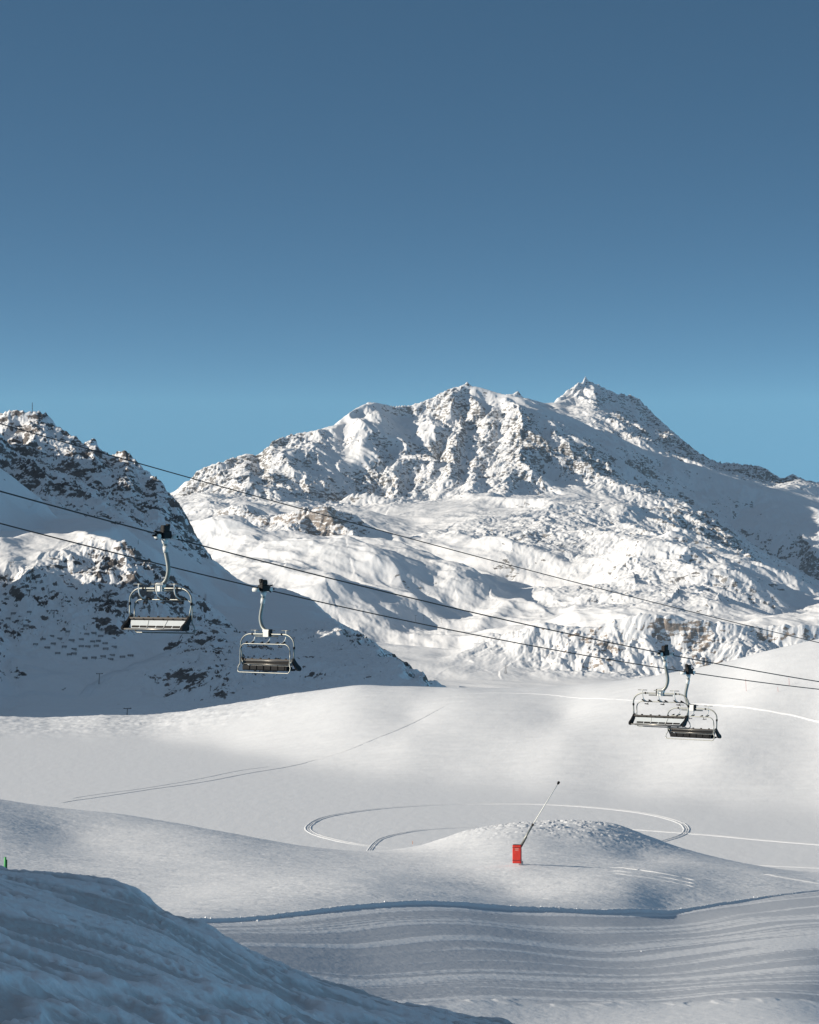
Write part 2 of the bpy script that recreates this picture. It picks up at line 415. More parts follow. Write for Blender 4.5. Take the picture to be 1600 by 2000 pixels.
zs = par(lambda t, l: tps(slope_ctrl, t, l), N_.Tt.astype(float), np.log(N_.Y).astype(float))
zs = (-zs / FPX * N_.Y).astype(F32)
al = N_.X * 0.90 + N_.Y * 0.43; pe = -N_.X * 0.43 + N_.Y * 0.90
wq = fbm(al / 5, pe / 3, 3, seed=70)
sas = fbm(al / 2.6 + wq * 0.5, pe / 0.85 + wq * 0.9, 5, 0.55, seed=71)
zs += 0.085 * sas + 0.11 * fbm(al / 7, pe / 3.5, 3, seed=73) + 0.06 * np.clip(fbm(al / 1.5 + wq, pe / 0.55 + wq, 4, 0.55, seed=75, ridged=True) - 0.35, 0, 1)
N_.Z = np.minimum(zs, 14).astype(F32)
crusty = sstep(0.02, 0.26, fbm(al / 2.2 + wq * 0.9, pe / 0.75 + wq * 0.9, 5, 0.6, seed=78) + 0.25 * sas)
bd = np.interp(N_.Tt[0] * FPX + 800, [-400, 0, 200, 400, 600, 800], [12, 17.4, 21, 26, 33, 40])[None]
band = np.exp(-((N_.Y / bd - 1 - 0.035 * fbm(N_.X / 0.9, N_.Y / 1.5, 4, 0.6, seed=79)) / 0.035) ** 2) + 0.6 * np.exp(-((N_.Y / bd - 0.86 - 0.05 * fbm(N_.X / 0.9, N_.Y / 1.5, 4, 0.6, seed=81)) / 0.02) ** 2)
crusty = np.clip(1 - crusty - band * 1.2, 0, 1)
N_.Z = (N_.Z + (0.035 * (1 - crusty) + 0.05 * np.clip(band, 0, 1) + 0.016 * fbm(al / 0.9, pe / 0.16, 4, 0.6, seed=83)) * sstep(6, 10, N_.Y)).astype(F32)
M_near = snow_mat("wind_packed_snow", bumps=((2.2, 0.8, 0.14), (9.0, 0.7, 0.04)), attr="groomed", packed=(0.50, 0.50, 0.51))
near_slope = structure(grid_mesh("snow_slope", N_.X, N_.Y, N_.Z, M_near, {"groomed": crusty * 0.85}))

# ------------------------------------------------------------------ triangulated skeleton of ridges and valleys -> raster
def tin(lines, x0, x1, y0, y1, res):
    pts, val, edges = [], [], []
    seen = {}
    for ln in lines:
        con = isinstance(ln, dict)
        seq = ln["p"] if con else ln
        prev = None
        for x, y, z, r in seq:
            key = (round(x, 1), round(y, 1))
            if key not in seen:
                seen[key] = len(pts); pts.append(Vector((x, y))); val.append((z, r))
            i = seen[key]
            if con and prev is not None and prev != i: edges.append((prev, i))
            prev = i
    vo, eo, fo, ov, oe, of = delaunay_2d_cdt(pts, edges, [], 0, 1e-4)
    vals = []
    pa = np.array([(p.x, p.y) for p in pts]); va = np.array(val)
    for k, v in enumerate(vo):
        if ov[k]: vals.append(va[ov[k][0]])
        else:
            d = np.hypot(pa[:, 0] - v.x, pa[:, 1] - v.y); j = np.argsort(d)[:3]; w = 1 / (d[j] + 1)
            vals.append((va[j] * w[:, None]).sum(0) / w.sum())
    vals = np.array(vals)
    w = int((x1 - x0) / res) + 1; h = int((y1 - y0) / res) + 1
    out = np.full((2, h, w), np.nan, F32)
    vx = np.array([(v.x - x0) / res for v in vo]); vy = np.array([(v.y - y0) / res for v in vo])
    for f in fo:
        for a in range(1, len(f) - 1):
            i0, i1, i2 = f[0], f[a], f[a + 1]
            ax, ay, bx, by, cx, cy = vx[i0], vy[i0], vx[i1], vy[i1], vx[i2], vy[i2]
            lx, hx = max(0, math.floor(min(ax, bx, cx))), min(w - 1, math.ceil(max(ax, bx, cx)))
            ly, hy = max(0, math.floor(min(ay, by, cy))), min(h - 1, math.ceil(max(ay, by, cy)))
            if hx < lx or hy < ly: continue
            gx, gy = np.meshgrid(np.arange(lx, hx + 1), np.arange(ly, hy + 1))
            det = (by - cy) * (ax - cx) + (cx - bx) * (ay - cy)
            if abs(det) < 1e-9: continue
            l0 = ((by - cy) * (gx - cx) + (cx - bx) * (gy - cy)) / det
            l1 = ((cy - ay) * (gx - cx) + (ax - cx) * (gy - cy)) / det
            l2 = 1 - l0 - l1
            ok = (l0 >= -1e-6) & (l1 >= -1e-6) & (l2 >= -1e-6)
            for c in range(2):
                vv = l0 * vals[i0][c] + l1 * vals[i1][c] + l2 * vals[i2][c]
                sub = out[c, ly:hy + 1, lx:hx + 1]; sub[ok] = vv[ok]
    for c in range(2):
        m = np.isnan(out[c])
        if m.any(): out[c][m] = np.nanmin(out[c])
    return out[0], out[1]

def fit_skyline(fan, z, line, depth):
    """settle the crest so that its profile has the surveyed height all along (broad, slow correction only)"""
    ln = np.array(sorted(line)); px = fan.Tt[0] * FPX + 800
    want = np.interp(px, ln[:, 0], [Q(v) for v in ln[:, 1]])
    qq = z / fan.Y
    have = qq.max(0); yk = fan.Y[qq.argmax(0), 0]
    dq = want - have
    dq = np.convolve(np.pad(dq, 8, mode='edge'), np.hanning(19)[1:-1] / np.hanning(19).sum(), mode='valid')
    yk = np.convolve(np.pad(yk, 20, mode='edge'), np.ones(41) / 41, mode='valid')
    return z + dq[None] * fan.Y * sstep(-depth, -depth * 0.25, fan.Y - yk[None])

def massif(name, fan, H, R, x0, y0, res, ero, hum, warp_amp, rock_p, material, base_wl, hum_wl, seed, warm_fn=None, carve=None, calm_fn=None, skyline=None, sky_y=0.0, n1w=0.5):
    """turn a skeleton raster into a mountain: wander its ridges, cut gullies down the slopes, mark the bare rock"""
    Hs = blur(H, 2); Rs = blur(R, 5)
    Hb = blur(H, 14)
    gy, gx = np.gradient(Hb, res)
    X, Y = fan.X, fan.Y
    w1 = fbm(X / (base_wl * 1.3), Y / (base_wl * 1.3), 3, seed=seed + 1) * warp_amp
    w2 = fbm(X / (base_wl * 1.3), Y / (base_wl * 1.3), 3, seed=seed + 2) * warp_amp
    fx, fy = (X + w1 - x0) / res, (Y + w2 - y0) / res
    z = bil(Hs, fx, fy); r = bil(Rs, fx, fy)
    dx, dy = bil(gx.astype(F32), fx, fy), bil(gy.astype(F32), fx, fy)
    g = np.sqrt(dx * dx + dy * dy) + 1e-6
    s = np.clip(g * 2.2, 0, 1.15) / g
    ex, ey = dy * s, -dx * s
    e = erode(X / base_wl, Y / base_wl, ex, ey, 6, 0.55, seed + 5, 1.1)
    amp = ero[0] + (ero[1] - ero[0]) * sstep(0.05, 0.7, r)
    hu, hv = (X + Y) * 0.7071 / hum_wl, (X - Y) * 0.7071 / (hum_wl * 1.9)
    hm = fbm(hu, hv, 7, 0.435, seed=seed + 11) + 0.8 * (fbm(hu * 1.1, hv * 1.1, 4, 0.48, seed=seed + 14, ridged=True) - 0.4)
    calm = calm_fn(X, Y) if calm_fn else np.zeros_like(z)
    amp = amp * (1 - 0.45 * calm)
    z = z + amp * e + hum(Y) * (1 - 0.5 * sstep(0.2, 0.6, r)) * (1 - 0.6 * calm) * hm
    if carve is not None: z = carve(fan, z)
    fw = base_wl * 0.16
    q1 = fbm(X / (fw * 2), Y / (fw * 2), 3, seed=seed + 20) * 0.8
    rg = fbm(X / fw + q1, Y / (fw * 1.5) + q1, 5, 0.58, seed=seed + 21, ridged=True)
    z = z + sstep(0.04, 0.7, r) * rock_p[2] * (1 - 0.5 * calm) * rg
    if skyline is not None: z = fit_skyline(fan, z, skyline, sky_y)
    fan.Z = z.astype(F32)
    sx, sy = fan.slope(fan.Z)
    sl = np.sqrt(sx * sx + sy * sy)
    n1 = fbm(X / (base_wl * 0.4), Y / (base_wl * 0.4), 6, 0.62, seed=seed + 31)
    rock = sstep(0, 1, (sl - (rock_p[0] - rock_p[1] * r) + n1 * n1w - 0.46 * calm) / 0.65)
    rock = rock * sstep(0.02, 0.2, r) * (rock_p[4] + rock_p[3] * r)
    warm = warm_fn(X, Y) if warm_fn else np.zeros_like(z)
    return structure(grid_mesh(name, X, Y, fan.Z, material, {"rock": rock, "warm": warm}))

# ------------------------------------------------------------------ the far massif
def far_d(d): return 4000 + (d - 2500) * (1600 / 3000) if d < 5500 else d + 100
def fp(px, py, d, r):
    x, y, z = P3(px, py, far_d(d)); return (x, y, z, r)
def fl(*p): return {"p": [fp(*a) for a in p]}
def off(seq, dd, dz, r=0.2): return [(x * (y + dd) / y, y + dd, z + dz, r) for x, y, z, _ in seq]
sky_front = fl((-300, 1060, 7000, .4), (200, 1010, 7400, .5), (300, 985, 7600, .5), (340, 965, 7650, .6), (365, 938, 7700, .6), (395, 915, 7750, .7), (440, 900, 7800, .7), (487, 885, 7850, .8), (505, 892, 7900, .6), (530, 862, 7950, .8), (570, 848, 8020, .6), (610, 842, 8080, .5), (650, 830, 8150, .1), (690, 802, 8250, .05), (730, 786, 8400, .05), (752, 790, 8450, .3), (800, 793, 8500, .6), (850, 775, 8550, .6), (880, 759, 8600, .6), (915, 748, 8600, .4), (940, 757, 8600, .2), (975, 768, 8600, .05), (1024, 777, 8550, .1))
r1 = fl((1024, 777, 8550, .1), (1045, 800, 8450, .3), (1070, 809, 8350, .3), (1094, 818, 8300, .4), (1108, 842, 8200, .6), (1131, 865, 8080, .7), (1150, 903, 7950, .7), (1188, 931, 7850, .7), (1225, 945, 7780, .7), (1272, 959, 7700, .7), (1319, 973, 7600, .6), (1366, 1001, 7400, .7), (1389, 1020, 7250, .8), (1408, 1048, 7050, .8), (1422, 1076, 6800, .7), (1450, 1086, 6500, .5), (1520, 1147, 5700, .3), (1581, 1226, 4700, .2))
back = fl((985, 772, 9500, .4), (1005, 763, 9500, .5), (1032, 778, 9600, .3), (1075, 789, 9800, .15), (1100, 771, 10000, .3), (1147, 737, 10200, .4), (1200, 768, 10300, .6), (1245, 776, 10300, .6), (1280, 811, 10300, .5), (1330, 855, 10200, .4), (1360, 880, 10200, .6), (1400, 903, 10100, .9), (1440, 906, 10000, .9), (1490, 913, 9900, .9), (1530, 938, 9900, .9), (1548, 925, 10000, .7), (1572, 937, 10000, .7), (1600, 942, 10000, .6), (1700, 955, 9900, .4), (1950, 960, 9900, .4))
r2 = fl((1147, 737, 10200, .4), (1150, 790, 9850, .5), (1197, 825, 9350, .6), (1235, 856, 9100, .6), (1300, 893, 8870, .6), (1356, 917, 8720, .5), (1430, 935, 8650, .3), (1500, 960, 8600, .3), (1540, 985, 8500, .2), (1600, 1003, 8400, .3), (1700, 1035, 8200, .4))
r3 = fl((752, 790, 8450, .3), (747, 848, 8050, .3), (722, 862, 7950, .2), (708, 884, 7850, .1), (661, 923, 7600, .3), (608, 946, 7350, .6), (575, 975, 7050, .6), (545, 1000, 6750, .5))
r4 = fl((975, 768, 8600, .05), (1000, 795, 8300, .6), (1012, 830, 8100, .8), (1020, 880, 7900, .8), (1030, 930, 7650, .7), (1050, 972, 7450, .4))
r5 = fl((395, 1000, 6250, .3), (430, 1004, 6150, .5), (470, 1003, 6100, .8), (520, 1015, 6050, .8), (560, 1022, 6000, .8), (600, 1020, 5950, .9), (640, 1012, 5950, .9), (680, 1022, 5900, .9), (712, 1045, 5850, .6))
r6 = fl((830, 1056, 6200, .2), (900, 1068, 6100, .4), (960, 1072, 6000, .6), (1010, 1078, 5900, .6), (1060, 1085, 5800, .5), (1100, 1105, 5650, .3), (1140, 1128, 5450, .1))
r7 = fl((1040, 985, 7000, .3), (1090, 995, 6800, .4), (1150, 1020, 6600, .5), (1185, 1045, 6400, .3))
r8 = fl((885, 1108, 5500, .1), (930, 1112, 5350, .2), (970, 1120, 5200, .3), (990, 1140, 5050, .1))
r9 = fl((1020, 1180, 4700, .1), (1060, 1200, 4500, .1), (1120, 1222, 4200, .05))
r10 = fl((862, 1214, 4250, .1), (900, 1228, 4100, .15), (945, 1250, 3850, .1))
knoll = fl((860, 1275, 3200, .1), (900, 1268, 3130, .3), (940, 1260, 3100, .65), (1000, 1256, 3060, .7), (1060, 1240, 3030, .65), (1100, 1245, 3000, .8), (1200, 1229, 3000, .75), (1300, 1232, 3000, .75), (1400, 1240, 3000, .75), (1500, 1250, 3000, .7), (1650, 1255, 3000, .6), (1900, 1255, 3000, .5))
sky_pts = sky_front["p"]; back_pts = back["p"]
flank = []                           # the lee side of the main ridge: one long steep slab falling to the right
for k_, (x_, y_, z_, r_) in enumerate(r1["p"][3:-2]):
    for dx_, rr_ in ((140, .8), (330, .95), (560, .9)):
        flank.append((x_ + dx_, y_ + dx_ * 0.10, z_ - 0.64 * dx_ + 0.00012 * dx_ * dx_, rr_))
ribs = [[(742, 860, 8020, .5), (736, 915, 7750, .7), (724, 965, 7560, .7)],
    [(790, 862, 7990, .5), (776, 925, 7660, .7), (757, 990, 7240, .5)],
    [(862, 822, 8290, .7), (843, 885, 7930, .75), (818, 945, 7560, .75), (795, 985, 7260, .4)],
    [(912, 775, 8520, .6), (908, 835, 8220, .7), (888, 900, 7830, .75), (862, 965, 7400, .5)],
    [(958, 800, 8440, .7), (950, 860, 8110, .75), (932, 920, 7720, .75), (912, 975, 7290, .4)],
    [(1000, 800, 8300, .7), (1000, 865, 7980, .75), (990, 925, 7650, .7), (975, 978, 7270, .4)]]
ribs = [[fp(*a) for a in r_] for r_ in ribs]
rib_lines = [{"p": r_} for r_ in ribs]
for a_, b_ in zip(ribs[:-1], ribs[1:]):       # a gully between each two ribs, nearer to the rib that shades it
    g_ = []
    for k_ in range(min(len(a_), len(b_))):
        w_ = (0.38, 0.50, 0.42, 0.35, 0.46)[len(rib_lines) % 5]
        g_.append(tuple(a_[k_][i] * (1 - w_) + b_[k_][i] * w_ for i in range(2)) + (a_[k_][2] * (1 - w_) + b_[k_][2] * w_ - ((26, 34, 26, 14), (36, 22, 30, 12), (18, 36, 24, 10), (34, 40, 20, 14), (22, 30, 34, 12))[len(rib_lines) % 5][k_], 0.45))
    rib_lines.append({"p": g_})
far_lines = rib_lines + [flank[0::3], flank[1::3], flank[2::3], sky_front, r1, back, r2, r3, r4, r5, r6, r7, r8, r9, r10, knoll,
    off(sky_pts[:15], 420, -190), off(sky_pts[15:21], 330, -130, .1), off(sky_pts[21:], 260, -75, .1), off(back_pts, 600, -260),
    off(knoll["p"], 180, -22, .1),
    [fp(*a) for a in (
    (1136, 745, 10170, .3), (1158, 744, 10230, .4), (1147, 756, 10080, .5), (1090, 805, 9400, .1), (1180, 862, 9050, .5), (1450, 1000, 8450, .8), (1550, 1040, 8100, .85), (1600, 1085, 7800, .85), (1500, 985, 8530, .6), (1620, 1030, 8200, .7),
    (1600, 1172, 5600, .4), (1640, 1215, 4700, .2), (1750, 1230, 4600, .2), (1900, 1200, 5500, .3),
    (780, 842, 8050, .0), (830, 834, 8130, .0), (805, 812, 8350, .3), (850, 800, 8430, .6),
    (1040, 850, 8150, .5), (1058, 930, 7800, .4), (1072, 985, 7500, 0), (1085, 880, 7950, .8), (1110, 960, 7500, .05), (1120, 1000, 7200, 0), (1180, 985, 7100, .3), (1250, 1000, 6800, .4),
    (850, 990, 7200, .2),
    (750, 1014, 6950, 0), (800, 1017, 6900, 0), (880, 1000, 7000, 0), (950, 980, 7150, .2), (1000, 1002, 7000, .1),
    (645, 990, 7250, .6), (700, 1005, 7450, .7), (735, 992, 7500, .7), (690, 950, 7640, .8),
    (570, 900, 7600, .7), (620, 890, 7750, .55), (680, 860, 8000, .4), (540, 930, 7350, .75), (480, 930, 7400, .7), (440, 950, 7200, .75), (400, 960, 7250, .7), (360, 988, 7050, .6), (400, 986, 6900, .4), (510, 965, 6950, .6), (640, 860, 8000, .45), (720, 820, 8300, .35), (580, 930, 7400, .5), (650, 895, 7750, .3),
    (470, 1032, 5960, .3), (540, 1046, 5860, .35), (620, 1060, 5820, .8), (670, 1062, 5790, .6), (560, 1003, 6350, .1), (650, 1000, 6350, .1), (700, 1030, 6100, .1),
    (450, 1080, 5520, 0), (550, 1095, 5450, 0), (640, 1100, 5400, 0), (700, 1092, 5500, 0), (430, 1112, 5200, .1), (400, 1050, 5620, .05), (360, 1040, 5800, .1), (300, 1080, 5600, .1),
    (745, 1062, 5980, 0), (800, 1078, 5950, 0), (860, 1090, 5850, 0), (920, 1098, 5600, .1),
    (850, 1040, 6450, .2), (950, 1030, 6550, .35), (1050, 1045, 6350, .5), (1150, 1062, 6150, .55), (1250, 1050, 6250, .55), (1330, 1072, 6000, .45), (1390, 1085, 5800, .3),
    (700, 1150, 4800, .1), (600, 1140, 4900, 0), (520, 1130, 5000, 0), (800, 1150, 4800, .2), (860, 1140, 4950, .1), (1040, 1150, 4900, .2), (1100, 1155, 4800, .3), (1200, 1130, 5050, .45), (1300, 1130, 5050, .45), (1400, 1140, 4900, .45), (1330, 1100, 5500, .4), (1230, 1095, 5500, .4),
    (620, 1180, 4300, .1), (720, 1202, 4200, .2), (820, 1200, 4250, .1), (950, 1200, 4250, .05), (1180, 1200, 4300, .3), (1280, 1190, 4350, .4), (1400, 1190, 4300, .3), (1500, 1200, 4200, .1),
    (700, 1245, 3700, .1), (780, 1262, 3500, .0), (840, 1250, 3650, .05), (1050, 1232, 3700, 0), (1200, 1219, 3800, .05), (1400, 1222, 3700, .05), (1550, 1236, 3600, .05),
    (850, 1305, 2800, 0), (950, 1310, 2750, 0), (1050, 1315, 2700, .2), (1100, 1300, 2750, .55), (1150, 1315, 2700, .6), (1300, 1312, 2700, .6), (1500, 1312, 2700, .6), (1000, 1285, 2880, .3), (1200, 1270, 2850, .75), (1350, 1275, 2850, .75),
    (850, 1335, 2500, 0), (1000, 1338, 2500, 0), (1300, 1342, 2450, 0), (1600, 1345, 2450, 0), (600, 1330, 2500, 0), (300, 1330, 2500, 0), (500, 1220, 4000, 0), (300, 1200, 4200, 0), (100, 1150, 5000, 0), (-300, 1150, 5000, .2), (-300, 1330, 2500, 0), (1950, 1340, 2500, 0), (1950, 1240, 3700, .1))],
    [(-3600, 3300, -190, 0), (3600, 3300, -190, 0), (-3600, 12200, 100, .2), (3600, 12200, 100, .2), (0, 12200, 100, .2), (-3600, 8000, 100, .2), (3600, 6000, 0, .2), (0, 3300, -190, 0), (3600, 10000, 350, .3), (-2500, 5500, 0, .2)]]
FX0, FY0, FRES = -3600.0, 3300.0, 10.0
Hf, Rf = tin(far_lines, FX0, 3600, FY0, 12200, FRES)
far = Fan(-260, 1900, 1.7, 3350, 11500, 1700)
def far_warm(X, Y):                  # the orange limestone band and the brown knoll stand lower and nearer than the grey summit rock
    P = X / Y * FPX + 800
    a = np.exp(-(((P - 580) / 150) ** 2 + ((Y - 6080) / 220) ** 2))
    b = sstep(4520, 4420, Y) * 0.85
    return np.clip(a * 0.7 + b, 0, 1)
r1xy = np.array([(p[1], p[0]) for p in r1["p"]])
r1xy = r1xy[np.argsort(r1xy[:, 0])]
def far_calm(X, Y):                  # the big slab that falls away on the lee side of the main ridge
    xr = np.interp(Y, r1xy[:, 0], r1xy[:, 1])
    kn = 0.7 * sstep(4480, 4400, Y)     # the low knoll keeps its gentle shape
    return kn + sstep(10, 120, X - xr) * sstep(4900, 5600, Y) * sstep(9300, 8900, Y)
SKY = [(-300, 1060), (340, 962), (365, 936), (395, 914), (440, 899), (487, 884), (505, 892), (530, 862), (570, 848), (610, 842), (650, 831), (690, 801), (712, 788), (730, 785), (752, 790), (765, 794), (800, 792), (830, 783), (850, 774), (880, 758), (915, 750), (940, 757), (975, 768), (990, 771), (1005, 766), (1030, 777), (1060, 787), (1078, 787), (1100, 770), (1130, 748), (1147, 740), (1170, 752), (1200, 767), (1245, 775), (1280, 811), (1330, 855), (1360, 880), (1400, 903), (1440, 905), (1490, 911), (1530, 937), (1548, 924), (1572, 937), (1600, 942), (1950, 960)]
M_far = alpine_mat("snowed_rock_far", 0.055, (0.17, 0.165, 0.162), (0.34, 0.325, 0.31), 6.0)
massif("mountain", far, Hf, Rf, FX0, FY0, FRES, (6.0, 20.0), lambda y: 66.0 - 52.0 * sstep(5900, 7300, y) - 50 * sstep(4800, 4350, y), 34.0, (0.84, 0.80, 9.0, 0.26, 0.355), M_far, 230.0, 480.0, 100, far_warm, None, far_calm, [(p[0], p[1]) for p in SKY], 900.0)

# ------------------------------------------------------------------ the shaded mountain on the left
def lp(px, py, d, r): return (*P3(px, py, d), r)
def ll(*p): return {"p": [lp(*a) for a in p]}
lsky = ll((-400, 770, 3150, .5), (-200, 790, 3080, .5), (0, 808, 3000, .5), (20, 801, 3000, .7), (60, 803, 3000, .6), (90, 808, 3000, .7), (105, 828, 2990, .5), (130, 845, 2980, .5), (150, 854, 2980, .5), (158, 866, 2970, .5), (178, 856, 2960, .9), (188, 857, 2960, .9), (194, 877, 2960, .7), (222, 891, 2940, .4), (236, 880, 2930, .9), (250, 881, 2930, .9), (265, 900, 2920, .8), (285, 920, 2900, .6), (312, 936, 2880, .5), (335, 970, 2850, .8), (350, 982, 2840, .8), (366, 1012, 2820, .9), (386, 1050, 2800, .9), (412, 1087, 2770, .8), (440, 1112, 2730, .05), (480, 1140, 2680, .05), (500, 1144, 2640, .1), (560, 1150, 2560, .1), (610, 1170, 2480, .1), (640, 1200, 2400, .15), (680, 1225, 2300, .15), (712, 1240, 2180, .5), (745, 1265, 2050, .6), (790, 1292, 1900, .5), (830, 1322, 1760, .4), (850, 1340, 1700, .3), (900, 1385, 1600, 0))
bench = ll((-60, 1062, 2140, .05), (0, 1050, 2130, .05), (60, 1058, 2130, .05), (110, 1068, 2120, .1), (150, 1054, 2120, .15), (190, 1040, 2120, .2), (235, 1038, 2110, .2), (262, 1068, 2105, .8), (300, 1100, 2090, .85), (330, 1130, 2080, .8), (352, 1160, 2070, .5))
spur = ll((330, 1275, 1930, .2), (380, 1265, 1920, .6), (430, 1270, 1910, .8), (480, 1290, 1880, .8))
lpts = lsky["p"]
left_lines = [lsky, bench, spur, off(lpts[:24], 260, -120), off(lpts[24:], 180, -70, .1),
    [lp(*a) for a in (
    (0, 870, 2900, .8), (60, 880, 2850, .95), (120, 920, 2800, .95), (60, 950, 2720, .8), (150, 975, 2700, .85), (0, 960, 2700, .7), (200, 930, 2830, .85), (250, 960, 2800, .85), (230, 1000, 2700, .6), (300, 1000, 2760, .7), (345, 1050, 2700, .5), (90, 850, 2930, .9), (-150, 900, 2900, .6),
    (50, 1002, 2560, .1), (120, 1012, 2520, .03), (300, 1060, 2560, .1), (60, 1042, 2300, 0), (150, 1036, 2280, 0), (230, 1025, 2350, .05), (-150, 1060, 2250, .1), (330, 1092, 2450, .1),
    (0, 1112, 2050, .2), (60, 1108, 2060, .2), (120, 1118, 2055, .35), (170, 1090, 2080, .5), (215, 1088, 2085, .9), (20, 1140, 2030, .85), (-120, 1120, 2070, .1),
    (130, 1165, 2005, .5), (180, 1185, 1995, .55), (230, 1190, 2000, .6), (280, 1190, 2010, .6), (330, 1212, 2010, .5), (0, 1180, 1990, .45), (55, 1172, 1995, .4), (200, 1140, 2030, .8), (250, 1140, 2040, .95), (300, 1150, 2045, .9),
    (60, 1230, 1945, .5), (130, 1250, 1930, .35), (230, 1250, 1940, .3), (330, 1250, 1970, .3), (430, 1230, 2180, .25), (520, 1220, 2260, .05), (600, 1230, 2250, .2), (450, 1165, 2480, .04), (400, 1125, 2560, .04), (385, 1180, 2340, .08), (520, 1185, 2430, .04), (20, 1220, 1955, .5),
    (0, 1300, 1870, .35), (100, 1310, 1860, .2), (200, 1310, 1870, .05), (290, 1290, 1910, .15),
    (440, 1330, 1790, .85), (380, 1330, 1790, .8), (350, 1310, 1830, .5), (560, 1300, 1900, .35), (650, 1290, 2000, .3), (690, 1320, 1800, .45), (500, 1260, 2080, .35), (480, 1320, 1810, .6),
    (0, 1385, 1760, 0), (150, 1385, 1760, .04), (300, 1380, 1755, .04), (400, 1375, 1730, .35), (550, 1355, 1760, .35), (700, 1356, 1700, .2), (780, 1360, 1660, .1), (850, 1378, 1600, 0),
    (-100, 1460, 1450, 0), (300, 1460, 1450, 0), (700, 1460, 1450, 0), (1000, 1460, 1450, 0), (1000, 1440, 1600, 0), (1000, 1400, 2000, 0), (1000, 1380, 2600, 0), (-500, 1460, 1450, 0))],
    # slopes added out of the frame on the left to keep this side in shade, with the gap that lets the sun onto the bench
    [(-480, 1925, 150, .2), (-480, 1800, 150, .2), (-500, 1650, 185, .2), (-490, 1730, 180, .2), (-560, 1500, 110, .2), (-505, 1978, 135, .2), (-515, 2016, 15, .2), (-450, 2020, 8, .1), (-450, 2060, 18, .1), (-455, 2110, 26, .1), (-540, 2060, 8, .1), (-550, 2118, 12, .1), (-640, 2020, 10, .2), (-640, 2116, 10, .2), (-600, 2172, 220, .3), (-600, 2320, 250, .3), (-620, 2600, 270, .3), (-620, 2800, 280, .3), (-420, 1700, 60, .1), (-415, 1850, 60, .1), (-520, 2250, 90, .2)],
    [(-900, 1200, -110, 0), (900, 1200, -110, 0), (-900, 3500, 80, .2), (900, 3500, -190, 0), (0, 1200, -110, 0), (900, 2300, -150, 0), (-900, 1900, 100, .2), (-900, 2050, 0, .2), (-900, 2300, 200, .2), (0, 3500, -150, 0), (-400, 1250, -110, 0)]]
LX0, LY0, LRES = -900.0, 1200.0, 4.0
Hl, Rl = tin(left_lines, LX0, 900, LY0, 3500, LRES)
left = Fan(-820, 960, 1.8, 1260, 3400, 1350)
LSKY = [(-400, 770), (-200, 790), (0, 807), (20, 800), (45, 805), (60, 802), (90, 807), (105, 827), (130, 844), (150, 853), (158, 868), (172, 862), (178, 855), (187, 856), (193, 877), (222, 891), (232, 881), (236, 879), (250, 881), (265, 900), (285, 920), (312, 936), (335, 970), (350, 981), (366, 1011), (386, 1050), (412, 1087), (440, 1112), (480, 1140), (500, 1143), (560, 1150), (610, 1170), (640, 1200), (680, 1225), (712, 1239), (745, 1264), (790, 1291), (830, 1324), (850, 1346), (900, 1395), (1000, 1400)]
M_left = alpine_mat("snowed_rock_left", 0.06, (0.085, 0.08, 0.08), (0.20, 0.18, 0.172), 2.5)
massif("hill", left, Hl, Rl, LX0, LY0, LRES, (1.4, 7.0), lambda y: 4.5, 12.0, (0.86, 0.62, 4.5, 0.26, 0.375), M_left, 95.0, 90.0, 300, skyline=[(p[0], p[1]) for p in LSKY], sky_y=220.0, n1w=0.85)

